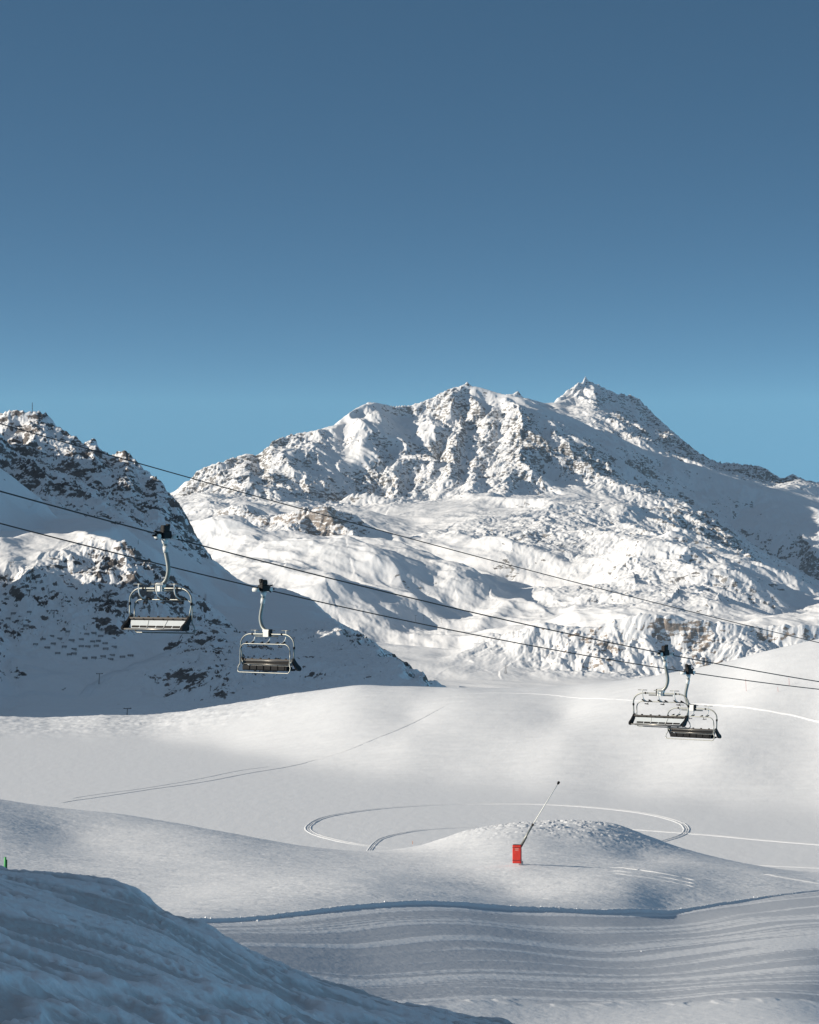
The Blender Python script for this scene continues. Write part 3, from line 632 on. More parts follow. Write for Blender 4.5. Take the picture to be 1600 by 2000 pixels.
# ------------------------------------------------------------------ small helpers for built things
class MB:
    """collects tubes, boxes and prisms and links them as ONE mesh object"""
    def __init__(s): s.v, s.f, s.sm = [], [], []
    def tube(s, pts, r, n=10, caps=True):
        pts = [Vector(p) for p in pts]
        rs = r if isinstance(r, (list, tuple)) else [r] * len(pts)
        base = len(s.v); prev = None
        for i, p in enumerate(pts):
            if i == 0: t = pts[1] - p
            elif i == len(pts) - 1: t = p - pts[i - 1]
            else: t = (pts[i + 1] - p).normalized() + (p - pts[i - 1]).normalized()
            t.normalize()
            if prev is None:
                a = Vector((0, 0, 1)) if abs(t.z) < 0.9 else Vector((1, 0, 0))
                u = t.cross(a).normalized()
            else: u = (prev - t * prev.dot(t)).normalized()
            prev = u; w = t.cross(u)
            for k in range(n):
                an = 2 * math.pi * k / n
                s.v.append(p + (u * math.cos(an) + w * math.sin(an)) * rs[i])
        for i in range(len(pts) - 1):
            for k in range(n):
                a = base + i * n + k; b = base + i * n + (k + 1) % n
                s.f.append((a, b, b + n, a + n)); s.sm.append(True)
        if caps:
            s.f.append(tuple(base + k for k in reversed(range(n)))); s.sm.append(False)
            e = base + (len(pts) - 1) * n
            s.f.append(tuple(e + k for k in range(n))); s.sm.append(False)
        return s
    def box(s, c, size, rot=None, bev=0.0):
        c = Vector(c); hx, hy, hz = size[0] / 2, size[1] / 2, size[2] / 2
        bm = bmesh.new(); bmesh.ops.create_cube(bm, size=1.0)
        bmesh.ops.scale(bm, vec=(size[0], size[1], size[2]), verts=bm.verts)
        if bev: bmesh.ops.bevel(bm, geom=list(bm.edges), offset=bev, segments=2, affect='EDGES', profile=0.5)
        base = len(s.v); bm.verts.index_update()
        for v in bm.verts: s.v.append(c + (rot @ v.co if rot else v.co))
        for f in bm.faces: s.f.append(tuple(base + v.index for v in f.verts)); s.sm.append(False)
        bm.free(); return s
    def prism(s, prof, axis, a, b):
        """a closed outline given as 2-D points, pushed from a to b along an axis ('x' or 'y')"""
        n = len(prof); base = len(s.v)
        for q in (a, b):
            for p in prof:
                s.v.append(Vector((q, p[0], p[1])) if axis == 'x' else Vector((p[0], q, p[1])))
        s.f.append(tuple(base + k for k in reversed(range(n)))); s.f.append(tuple(base + n + k for k in range(n))); s.sm += [False, False]
        for k in range(n):
            s.f.append((base + k, base + (k + 1) % n, base + n + (k + 1) % n, base + n + k)); s.sm.append(False)
        return s
    def quad(s, a, b, c, d):
        base = len(s.v); s.v += [Vector(a), Vector(b), Vector(c), Vector(d)]; s.f.append((base, base + 1, base + 2, base + 3)); s.sm.append(False); return s
    def build(s, name, material, parent=None):
        me = bpy.data.meshes.new(name); me.from_pydata([tuple(v) for v in s.v], [], s.f)
        me.polygons.foreach_set("use_smooth", s.sm); me.materials.append(material)
        bm = bmesh.new(); bm.from_mesh(me); bmesh.ops.recalc_face_normals(bm, faces=bm.faces); bm.to_mesh(me); bm.free()
        o = bpy.data.objects.new(name, me); COL.objects.link(o)
        if parent: o.parent = parent
        return o
def arc(c, r, a0, a1, n, fn):       # points of an arc, mapped to 3-D by fn(u, v)
    return [fn(c[0] + r[0] * math.cos(math.radians(a0 + (a1 - a0) * i / n)), c[1] + r[1] * math.sin(math.radians(a0 + (a1 - a0) * i / n))) for i in range(n + 1)]
def smooth_path(pts, n=6):          # Catmull-Rom through the points
    P = [Vector(p) for p in pts]; P = [P[0] * 2 - P[1]] + P + [P[-1] * 2 - P[-2]]
    out = []
    for i in range(1, len(P) - 2):
        a, b, c, d = P[i - 1], P[i], P[i + 1], P[i + 2]
        for k in range(n):
            t = k / n
            out.append(0.5 * ((2 * b) + (c - a) * t + (2 * a - 5 * b + 4 * c - d) * t * t + (3 * b - a - 3 * c + d) * t ** 3))
    out.append(P[-2]); return out
def tag(o, label, cat, group=None):
    o["label"] = label; o["category"] = cat
    if group: o["group"] = group
    return o
def empty(name, loc, rz=0.0):
    o = bpy.data.objects.new(name, None); o.location = loc; o.rotation_euler = (0, 0, rz); o.empty_display_size = 0.3
    COL.objects.link(o); return o
def copy_tree(o, parent=None):
    kids = [x for x in COL.objects if x.parent == o]
    c = o.copy(); COL.objects.link(c); c.parent = parent
    for k in kids: copy_tree(k, c)
    return c

M_galv = mat("galvanised_steel", (0.27, 0.28, 0.26), 0.42, 0.55, noise=(9, 0.22))
M_white = mat("white_painted_steel", (0.74, 0.74, 0.70), 0.4, 0.0, noise=(7, 0.08))
M_black = mat("black_rubber_and_steel", (0.008, 0.008, 0.009), 0.55, 0.0, noise=(12, 0.4), spec=0.2)
M_blackplastic = mat("black_moulded_plastic", (0.006, 0.006, 0.007), 0.5, noise=(6, 0.3), spec=0.2)
M_cushion = mat("black_vinyl", (0.008, 0.008, 0.009), 0.6, spec=0.15, noise=(20, 0.25), bump=(60, 0.2, 0.004))
M_shell = mat("glossy_pale_shell", (0.56, 0.60, 0.62), 0.22, 0.0, noise=(3, 0.06))
M_rail = mat("brushed_rail", (0.30, 0.29, 0.27), 0.35, 0.6, noise=(10, 0.15))
M_brownrail = mat("dark_bronze_rail", (0.028, 0.024, 0.022), 0.45, 0.2, noise=(10, 0.2))
M_rope = mat("wire_rope", (0.03, 0.032, 0.035), 0.5, 0.4, bump=(180, 0.6, 0.01))
M_red = mat("red_vinyl_padding", (0.62, 0.035, 0.022), 0.5, noise=(2.2, 0.16), bump=(3.0, 0.5, 0.08))
M_pale_ink = mat("pale_print", (0.80, 0.42, 0.36), 0.6)
M_dkred = mat("dark_red_edging", (0.10, 0.012, 0.012), 0.6)
M_green = mat("green_paint", (0.06, 0.42, 0.10), 0.5, noise=(8, 0.15))
M_orange = mat("orange_paint", (0.65, 0.20, 0.03), 0.5, noise=(8, 0.15))
M_pinkred = mat("faded_red_paint", (0.55, 0.16, 0.13), 0.55, noise=(8, 0.15))
M_dark = mat("weathered_dark_steel", (0.035, 0.037, 0.042), 0.6, 0.2, noise=(1.0, 0.3))
M_grey = mat("grey_lattice_steel", (0.22, 0.22, 0.22), 0.55, 0.3, noise=(1.0, 0.2))

# ------------------------------------------------------------------ chairlift: ropes
GA1, GA2 = Vector(P3(322, 1047, 82)), Vector(P3(1298, 1277, 108))
GB1, GB2 = Vector(P3(515, 1153, 95.6)), Vector(P3(1345, 1312, 119.5))
def rope(name, p, q, pix, label, r, group="steel ropes of the chairlift"):
    """a rope whose plan is the straight line p-q; pix lists where the photo shows it; a sag parabola is fitted to those points"""
    d = (q - p); d.z = 0; L = d.length; d.normalize()
    ss, zz = [], []
    for px, py in pix:
        t = T(px, py)                        # p.x + s d.x = t (p.y + s d.y)
        s_ = (t * p.y - p.x) / (d.x - t * d.y)
        ss.append(s_); zz.append(Q(py) * (p.y + s_ * d.y))
    co = np.polyfit(ss, zz, 2)
    s0, s1 = min(ss) - 26, max(ss) + 40
    pts = [(p.x + d.x * s_, p.y + d.y * s_, float(np.polyval(co, s_))) for s_ in np.linspace(s0, s1, 80)]
    o = MB().tube(pts, r, 8).build(name, M_rope)
    tag(o, label, "rope", group)
    return lambda s_: Vector((p.x + d.x * s_, p.y + d.y * s_, float(np.polyval(co, s_)))), d, co
ropeA, dA, cA = rope("haul_rope", GA1, GA2, [(0, 960), (150, 1000), (322, 1047), (600, 1118), (900, 1190), (1298, 1278), (1600, 1331)], "dark steel rope with the two chairs that show pale back shells", 0.024)
ropeB, dB, cB = rope("haul_rope", GB1, GB2, [(0, 1020), (250, 1087), (515, 1154), (800, 1214), (1100, 1270), (1345, 1313), (1600, 1347)], "dark steel rope with the two chairs that show black seats", 0.024)
pC = Vector(P3(400, 938, 112)); qC = pC + dA * 60
ropeC, dC, cC = rope("haul_rope", pC, qC, [(0, 830), (200, 885), (400, 938), (800, 1050), (1200, 1160), (1590, 1252)], "topmost dark steel rope with nothing hanging from it", 0.025)

# ------------------------------------------------------------------ chairlift: one six-seat chair (x = passenger's right, y = forward, z up, origin at the rope)
def make_chair():
    root = empty("lift_chair", (0, 0, 0))
    XC = -0.2                                       # the frame hangs a little left of the rope
    # grip
    g = MB()
    g.box((0.0, 0.0, 0.04), (0.30, 0.42, 0.26), bev=0.04)
    g.box((0.03, -0.02, 0.24), (0.22, 0.30, 0.26), bev=0.05)
    g.box((0.05, 0.10, 0.33), (0.14, 0.12, 0.16), bev=0.03)
    g.tube([(0, -0.62, 0.00), (0, -0.35, 0.02), (0, -0.15, 0.03)], [0.03, 0.06, 0.08], 8)
    g.tube([(0.02, -0.55, 0.16), (0.02, -0.30, 0.10), (0.02, -0.1, 0.08)], [0.025, 0.045, 0.05], 8)
    g.tube([(0, 0.15, 0.02), (0, 0.3, 0.0)], [0.07, 0.035], 8)
    g.tube([(-0.12, -0.3, -0.12), (-0.12, -0.1, -0.02)], 0.03, 8)
    grip = g.build("grip", M_black, root)
    MB().tube([(-0.10, -0.36, -0.02), (0.10, -0.36, -0.02)], 0.085, 14).build("roller", M_white, grip)
    r2_ = MB(); r2_.tube([(-0.02, 0.30, -0.03), (0.24, 0.36, -0.03)], 0.085, 14); r2_.build("roller", M_white, grip)
    MB().tube([(0.24, 0.36, -0.03), (0.27, 0.37, -0.03)], 0.045, 10).build("hub", M_black, grip)
    # hanger
    hp = smooth_path([(0.0, 0, -0.06), (0.01, 0, -0.30), (0.06, 0, -0.62), (0.15, 0, -0.98), (0.17, 0, -1.22), (0.10, 0, -1.46), (-0.02, 0, -1.60), (-0.16, 0, -1.66), (XC - 0.10, 0, -1.67)], 6)
    MB().tube(hp, [0.075 if p.z < -0.5 else 0.078 for p in hp], 14).build("hanger", M_galv, root)
    MB().tube([(0.0, 0, -0.10), (0.01, 0, -0.28)], [0.12, 0.095], 14).build("upper_sleeve", M_white, root)
    MB().tube([(0.02, 0, -0.36), (0.055, 0, -0.58)], 0.092, 14).build("lower_sleeve", M_white, root)
    # joint
    j = MB(); j.box((XC, 0, -1.79), (0.30, 0.20, 0.25), bev=0.02); j.box((XC + 0.02, 0, -1.67), (0.34, 0.17, 0.11), bev=0.015)
    jo = j.build("joint_box", M_white, root)
    MB().box((XC - 0.178, 0, -1.75), (0.05, 0.19, 0.30), bev=0.01).build("end_plate", M_black, jo)
    # frame
    W = 1.45; ZT, ZB = -1.80, -2.80
    pl = [(XC - W + 0.06, -0.05, ZB), (XC - W + 0.03, -0.03, ZB + 0.18), (XC - W, 0, ZB + 0.45)] 
    pl += arc((XC - W + 0.55, ZT - 0.42), (0.55, 0.42), 180, 90, 9, lambda u, v: (u, 0, v))
    pl += arc((XC + W - 0.55, ZT - 0.42), (0.55, 0.42), 90, 0, 9, lambda u, v: (u, 0, v))
    pl += [(XC + W, 0, ZB + 0.45), (XC + W - 0.03, -0.03, ZB + 0.18), (XC + W - 0.06, -0.05, ZB)]
    fr = MB().tube(pl, 0.032, 12).build("frame", M_galv, root)
    MB().tube([(XC - 0.62, 0.0, -1.885), (XC + 0.62, 0.0, -1.885)], 0.030, 10).build("lower_rod", M_galv, fr)
    for sx in (-1, 1):
        MB().tube([(XC + sx * 0.80 - 0.03, 0, ZT), (XC + sx * 0.80 + 0.03, 0, ZT)], 0.048, 12).build("clamp", M_black, fr)
        MB().tube([(XC + sx * W, 0, ZB + 0.52), (XC + sx * (W - 0.005), 0, ZB + 0.42)], 0.046, 12).build("clamp", M_black, fr)
    # black side shells
    prof = [(0.03, -2.74), (-0.05, -2.74), (-0.15, -2.86), (-0.28, -2.99), (-0.40, -3.07), (-0.46, -3.14), (-0.45, -3.21), (-0.38, -3.25), (-0.28, -3.24), (-0.17, -3.16), (-0.05, -3.00), (0.03, -2.87)]
    for sx in (-1, 1):
        x = XC + sx * (W - 0.06)
        MB().prism(prof, 'x', x - 0.045, x + 0.045).build("side_panel", M_blackplastic, root)
    # back
    bw_, bb = W - 0.12, W - 0.30
    b = MB()
    y0, z0, y1, z1 = -0.10, -2.90, -0.26, -3.17
    def wall(x0, x1, x2, x3, t):
        base = len(b.v)
        for dy in (0, t):
            b.v += [Vector((x0, y0 + dy, z0)), Vector((x1, y0 + dy, z0)), Vector((x2, y1 + dy, z1)), Vector((x3, y1 + dy, z1))]
        q = base
        b.f += [(q, q + 1, q + 2, q + 3), (q + 7, q + 6, q + 5, q + 4), (q, q + 4, q + 5, q + 1), (q + 1, q + 5, q + 6, q + 2), (q + 2, q + 6, q + 7, q + 3), (q + 3, q + 7, q + 4, q)]
        b.sm += [False] * 6
    gaps = [-1, -1 / 3, 1 / 3, 1]
    for i in range(3):
        u0, u1 = gaps[i], gaps[i + 1]
        e = 0.012
        wall(XC + bw_ * u0 + e, XC + bw_ * u1 - e, XC + bb * u1 - e, XC + bb * u0 + e, 0.03)
    bs = b.build("back_shell", M_shell, root)
    for u in (-1 / 3, 1 / 3):
        MB().tube([(XC + bw_ * u, y0 - 0.008, z0 - 0.01), (XC + bb * u, y1 - 0.008, z1 + 0.01)], 0.014, 8).build("seam_strip", M_white, bs)
    MB().box((XC, -0.07, -2.835), (2 * W - 0.16, 0.09, 0.085), bev=0.02).build("top_rail", M_brownrail, root)
    for i in range(6):
        x = XC - 1.15 + i * 0.46
        MB().box((x, -0.125, -2.86), (0.05, 0.05, 0.05), bev=0.008).build("stop_block", M_black, root)
        MB().box((x + 0.2, -0.07, -2.775), (0.09, 0.05, 0.05), bev=0.012).build("stop_block", M_black, root)
    lr = MB(); lr.tube([(XC - W + 0.06, -0.40, -3.20), (XC + W - 0.06, -0.40, -3.20)], 0.032, 10); lr.build("rear_rail", M_rail, root)
    # front of the back: two rails with the dark rest between
    MB().tube([(XC - W + 0.16, 0.00, -2.865), (XC + W - 0.16, 0.00, -2.865)], 0.017, 10).build("back_rail", M_rail, root)
    MB().tube([(XC - W + 0.22, 0.03, -3.00), (XC + W - 0.22, 0.03, -3.00)], 0.017, 10).build("back_rail", M_rail, root)
    MB().box((XC, -0.035, -2.935), (2 * W - 0.46, 0.04, 0.12), bev=0.012).build("backrest", M_cushion, root)
    for sx in (-1, 1): MB().tube([(XC + sx * (W - 0.06), 0.02, -2.80), (XC + sx * (W - 0.22), 0.05, -3.03)], 0.026, 8).build("brace", M_galv, root)
    # seat
    seat = MB(); seat.box((XC, -0.10, -3.215), (2 * W - 0.50, 0.50, 0.07), bev=0.02); seat.box((XC, 0.15, -3.16), (2 * W - 0.50, 0.05, 0.15), bev=0.015)
    so = seat.build("seat", M_blackplastic, root)
    for i in range(6):
        x = XC - (W - 0.30) + (2 * (W - 0.30)) * (i + 0.5) / 6
        c = MB(); c.box((x, -0.04, -3.13), (0.36, 0.42, 0.10), bev=0.03); c.box((x, 0.16, -3.14), (0.36, 0.09, 0.18), bev=0.03); c.build("cushion", M_cushion, so)
    # safety bar: a closed loop in front of the frame
    ft = lambda v: 0.14 + (0.10 * (-2.95 - v) / 0.4 if v < -2.95 else 0.0)
    lw = 1.36; zt, zb = -2.19, -3.33
    def P(u, v): return (XC + u, ft(v), v)
    lp_ = arc((-lw + 0.30, zt - 0.28), (0.30, 0.28), 180, 90, 6, P) + arc((lw - 0.30, zt - 0.28), (0.30, 0.28), 90, 0, 6, P)
    lp_ += [P(lw, -2.75), P(lw - 0.02, -2.98), P(lw + 0.05, -3.12), P(lw + 0.06, -3.22)] + arc((lw - 0.06, zb + 0.12), (0.12, 0.12), 0, -90, 4, P)
    lp_ += arc((-lw + 0.06, zb + 0.12), (0.12, 0.12), -90, -180, 4, P) + [P(-lw - 0.06, -3.12), P(-lw + 0.02, -2.98), P(-lw, -2.75), P(-lw, zt - 0.28)]
    sb = MB().tube(lp_, 0.023, 10).build("safety_bar", M_galv, root)
    # foot rests folded up over the frame
    for x in (-0.84, 0.0, 0.84):
        f = MB(); xx = XC + x
        st = smooth_path([(xx, -0.20, -1.66), (xx, -0.20, -1.80), (xx, -0.17, -1.98), (xx, -0.06, -2.10), (xx, 0.14, -2.18)], 5)
        f.tube(st, 0.022, 8)
        fo = f.build("footrest", M_white, root)
        h = MB(); h.tube([(xx - 0.24, -0.20, -1.655), (xx + 0.24, -0.20, -1.655)], 0.016, 8); h.build("cross_rod", M_galv, fo)
        p_ = MB()
        p_.tube([(xx - 0.14, 0.10, -2.15), (xx + 0.04, 0.12, -2.19), (xx + 0.22, 0.10, -2.16)], 0.014, 6)
        p_.box((xx - 0.14, 0.10, -2.14), (0.16, 0.10, 0.045), Matrix.Rotation(0.5, 3, 'Y'), 0.012)
        p_.box((xx + 0.22, 0.10, -2.15), (0.16, 0.10, 0.045), Matrix.Rotation(0.5, 3, 'Y'), 0.012)
        p_.box((xx + 0.02, 0.12, -2.30), (0.18, 0.10, 0.035), Matrix.Rotation(0.1, 3, 'Y'), 0.012)
        p_.tube([(xx - 0.14, 0.12, -2.16), (xx + 0.10, 0.14, -2.20), (xx + 0.06, 0.13, -2.29)], 0.014, 6)
        p_.build("foot_pad", M_black, fo)
    return root
angA = math.atan2(-dA.x, dA.y); angB = math.atan2(-dB.x, dB.y) + math.pi
proto = make_chair()
def s_of(p, q, px, py, d):
    t = T(px, py); return (t * p.y - p.x) / (d.x - t * d.y)
spots = [
    (ropeA(s_of(GA1, GA2, 322, 1047, dA)), angA, "biggest empty chair, its pale blue-white back shell against the shaded mountain"),
    (ropeB(s_of(GB1, GB2, 515, 1153, dB)), angB, "empty chair showing its black seat, alone before the foot of the shaded mountain"),
    (ropeA(s_of(GA1, GA2, 1298, 1277, dA)), angA, "empty chair whose bright white back shell overlaps another chair over the white hill"),
    (ropeB(s_of(GB1, GB2, 1345, 1312, dB)), angB, "empty black-seated chair half behind the chair with the bright white back shell")]
for i, (loc, rz, lab) in enumerate(spots):
    o = proto if i == 0 else copy_tree(proto)
    o.location = loc; o.rotation_euler = (0, 0, rz)
    tag(o, lab, "chairlift chair", "empty chairs hanging from the lift ropes")

# ------------------------------------------------------------------ snow gun
gp = G.hit(1017, 1690)
sg = empty("snow_gun", gp)
tag(sg, "snow-making lance leaning out of a red padded post on the snow", "snow gun")
m_px = gp.y / FPX                    # metres per photo pixel there
ry = -0.20
R3_ = Matrix.Rotation(ry, 3, 'Z')
H0 = 4 * m_px
MB().tube([(0.10, 0.05, -0.8), (0.10, 0.05, H0 + 0.2)], 0.17, 12).build("post", M_white, sg)
MB().box((-0.14, 0.1, 0.05), (0.06, 0.06, 0.5), None, 0.01).build("stay", M_dark, sg)
pw, ph_, pdp = 0.88, 1.88, 0.62
pad = MB().box((-0.36, 0, H0 + ph_ / 2), (pw, pdp, ph_), R3_, 0.05)
po = pad.build("padding", M_red, sg)
def onface(u, v, d=0.006): return Vector((-0.36, 0, H0 + ph_ / 2)) + R3_ @ Vector((u, -pdp / 2 - d, v))
ink = MB()
rs_ = random.Random(3)
for row, (v, hgt) in enumerate(((0.52, 0.085), (0.385, 0.06))):   # two short lines of pale lettering, too far off to read
    u = -0.17
    while u < 0.17:
        w = rs_.uniform(0.025, 0.05)
        ink.quad(onface(u, v), onface(u + w, v), onface(u + w, v + hgt), onface(u, v + hgt)); u += w + 0.014
ink.build("lettering", M_pale_ink, po)
for v in (0.70, -0.62):
    MB().box(Vector((-0.36, 0, H0 + ph_ / 2 + v)), (pw + 0.022, pdp + 0.022, 0.05), R3_, 0.006).build("strap", M_dkred, po)
ed = MB(); ed.box(Vector((-0.36, 0, H0 + ph_ + 0.012)), (pw - 0.06, pdp - 0.06, 0.03), R3_, 0.008)
ed.build("pad_lid", M_dkred, po)
a0 = Vector((0.0, 0.12, H0 + ph_ - 0.15)); mid = Vector((24 * m_px, 0.2, 78 * m_px)); tip = Vector((73 * m_px, 0.35, 157 * m_px))
low = MB().tube([a0, mid], 0.10, 12).build("lower_lance", M_galv, sg)
MB().tube([a0 + Vector((0.09, 0, -0.1)), a0.lerp(mid, 0.45) + Vector((0.10, 0, -0.03))], 0.05, 8).build("hydraulic_ram", M_dark, sg)
MB().tube([mid - (tip - mid) * 0.01, tip], [0.06, 0.045], 10).build("upper_lance", M_white, sg)
d_ = (tip - mid).normalized()
MB().tube([mid - d_ * 0.10, mid + d_ * 0.10], 0.13, 12).build("collar", M_brownrail, sg)
MB().tube([tip - d_ * 0.05, tip + d_ * 0.08, tip + d_ * 0.26, tip + d_ * 0.32], [0.07, 0.13, 0.13, 0.06], 12).build("nozzle_head", M_black, sg)

# ------------------------------------------------------------------ small posts
def stake(name, pos, h, r, material, label, cat, group=None, lean=0.0):
    o = MB().tube([(0, 0, -0.4), (lean * h, 0, h * 0.97), (lean * h, 0, h)], [r, r, r * 0.5], 8).build(name, material)
    o.location = pos; return tag(o, label, cat, group)
pm = G.hit(10, 1716)
hk_ = Q(1674) * pm.y - pm.z
gm = empty("marker_post", pm); tag(gm, "green piste marker post just showing above the shaded snow bank", "marker post")
MB().tube([(0, 0, -0.3), (0, 0, hk_ - 0.06), (0, 0, hk_)], [0.10, 0.10, 0.06], 12).build("pole", M_green, gm)
MB().tube([(0.13, 0, -0.3), (0.13, 0, hk_ - 0.22)], 0.045, 8).build("stiffener", mat("dark_green_paint", (0.01, 0.06, 0.02), 0.5), gm)
p = G.hit(806, 1649)
if p: stake("stake", p, 0.72, 0.045, M_orange, "tiny orange stake in the snow by the end of the small track loop", "stake")
for px, py, h_, lab in ((1458, 1350, 3.9, "faded red pole on the white hill under the lower rope, nearest the two chairs"), (1542, 1338, 2.2, "thin faded red pole on the white hill at far right"), (1520, 1351, 1.5, "short red pole on the white hill between the two taller ones")):
    p = G.hit(px, py)
    if p: stake("piste_pole", p, h_, 0.05, M_pinkred, lab, "pole", "red poles on the white hill", lean=-0.05)

# ------------------------------------------------------------------ things on the shaded mountain
def lift_pylon(p, h, rz, label, group=None, lean=0.06):
    root = empty("lift_pylon", p, rz); tag(root, label, "pylon", group)
    MB().tube([(0, 0, -1), (lean * h, 0, h)], [0.30, 0.20], 8).build("mast", M_dark, root)
    MB().box((lean * h, 0, h), (4.6, 0.35, 0.40), None, 0.05).build("crossarm", M_dark, root)
    for sx in (-1, 1): MB().box((lean * h + sx * 2.2, 0, h + 0.15), (0.5, 2.2, 0.5), None, 0.08).build("sheave_bank", M_black, root)
for px, py, hp_, lab in ((193, 1337, 21, "tallest dark T-shaped lift pylon, standing on the cut path across the shaded slope"), (105, 1206, 14, "dark T-shaped lift pylon above the rows of snow barriers"), (86, 1186, 12, "dark leaning lift pylon below the two sunlit rock knobs"), (57, 1163, 11, "lift pylon under the sunlit bench, left of the rock knobs"), (21, 1107, 9, "small lift pylon on the sunlit bench at the far left"), (248, 1398, 14, "lift pylon half hidden by the crest of the white snow bank")):
    p = left.hit(px, py, 1500)
    if p: lift_pylon(p, hp_ * p.y / FPX, 0.3, lab, "lift pylons on the shaded mountain")
for px, py, hp_, lab in ((303, 1334, 11, "thin bare pole on the smooth shaded slope below the path"), (369, 1352, 12, "thin bare pole among the lower rocks of the shaded slope"), (411, 1350, 11, "thin bare pole right of the lowest rocks on the shaded slope"), (270, 1063, 9, "thin pole behind the sunlit bench")):
    p = left.hit(px, py, 1500)
    if p:
        o = MB().tube([(0, 0, -1), (0, 0, hp_ * p.y / FPX)], [0.22, 0.14], 8).build("pole", M_dark); o.location = p
        tag(o, lab, "pole", "thin poles on the shaded mountain")
p = left.hit(63, 806)
if p is None: p = Vector(P3(63, 803, 3000))
ms = empty("summit_mast", p); tag(ms, "thin antenna mast on the top of the left mountain", "mast")
MB().tube([(0, 0, -6), (0, 0, 20 * p.y / FPX)], [0.45, 0.30], 8).build("mast", M_dark, ms)
for hz, wz in ((13, 1.8), (8, 1.3)): MB().box((0, 0, hz * p.y / FPX), (wz, 0.3, 0.3)).build("antenna_arm", M_dark, ms)

def barrier_mesh():
    m = MB()
    for i in range(5): m.tube([(-2.2 + i * 1.1, 0, -0.6), (-2.2 + i * 1.1, 0.5, 1.7)], 0.09, 6)
    for k in range(5): m.box((0, 0.13 + k * 0.09, 0.35 + k * 0.34), (4.7, 0.10, 0.17))
    for sx in (-1.6, 1.6): m.tube([(sx, 0.45, 1.5), (sx, -1.3, -0.9)], 0.08, 6)
    return m
bz = [(415, 1483), (315, 1510), (262, 1530), (364, 1527), (325, 1557), (217, 1560), (288, 1582), (392, 1575), (437, 1537), (452, 1590), (497, 1530), (497, 1572), (530, 1497), (572, 1493), (610, 1472), (615, 1510), (566, 1543), (600, 1540), (642, 1555), (536, 1575), (588, 1570), (645, 1588), (697, 1577), (657, 1495), (352, 1615), (424, 1622), (450, 1618), (518, 1645), (573, 1643), (630, 1635), (686, 1627), (675, 1652), (748, 1637), (797, 1630), (655, 1245), (640, 1300), (680, 1298), (200, 1160), (205, 1218), (170, 1233), (178, 1363), (82, 1373), (50, 1403), (158, 1448), (112, 1503), (502, 1293)]
bproto = None
for x, y in bz:
    p = left.hit(x / 3.126, 760 + y / 3.126 + 1, 1500)
    if p is None: continue
    if bproto is None: o = bproto = barrier_mesh().build("snow_barrier", M_dark)
    else: o = bproto.copy(); COL.objects.link(o)
    o.location = p; o.rotation_euler = (0, 0, random.uniform(-0.2, 0.2))
    sc = random.uniform(0.85, 1.05); o.scale = (sc, sc, sc)
    tag(o, "small dark avalanche barrier in the rows across the shaded slope", "snow barrier", "avalanche barriers on the shaded slope")

# ------------------------------------------------------------------ power pylons far off in the valley
def lattice(p, h, label, group=None):
    root = empty("power_pylon", p); tag(root, label, "power pylon", group)
    m = MB(); w = h * 0.13
    for sx in (-1, 1):
        for sy in (-1, 1): m.tube([(sx * w, sy * w, -1), (sx * w * 0.3, sy * w * 0.3, h * 0.72), (sx * w * 0.2, sy * w * 0.2, h)], h * 0.010, 5)
    n = 6
    for i in range(n):
        z0_, z1_ = h * 0.72 * i / n, h * 0.72 * (i + 1) / n
        a, b = w * (1 - 0.7 * i / n), w * (1 - 0.7 * (i + 1) / n)
        for sy in (-1, 1):
            m.tube([(-a, sy * a, z0_), (b, sy * b, z1_)], h * 0.006, 4); m.tube([(a, sy * a, z0_), (-b, sy * b, z1_)], h * 0.006, 4)
    m.build("lattice_mast", M_grey, root)
    for zf, wf in ((0.74, 0.26), (0.94, 0.20)): MB().tube([(-h * wf, 0, h * zf), (0, 0, h * (zf + 0.03)), (h * wf, 0, h * zf)], h * 0.012, 5).build("crossarm", M_grey, root)
for px, py, hp_, lab in ((988, 1316, 18, "grey lattice power pylon with a long shadow on the white valley floor"), (1003, 1246, 14, "left one of two lattice pylons above the brown rocky knoll"), (1013, 1246, 13, "right one of two lattice pylons above the brown rocky knoll")):
    p = far.hit(px, py, 3500)
    if p: lattice(p, hp_ * p.y / FPX, lab, "power pylons in the valley")
for px, py, hp_, lab in ((812, 1214, 12, "far lift pylon on the sunlit slope, left one of the pair"), (828, 1211, 9, "far lift pylon on the sunlit slope, right one of the pair"), (862, 1216, 8, "far lift pylon on the crest of the striped sunlit spur")):
    p = far.hit(px, py, 3500)
    if p: lift_pylon(p, hp_ * p.y / FPX, 0.4, lab, "far lift pylons", 0.0)

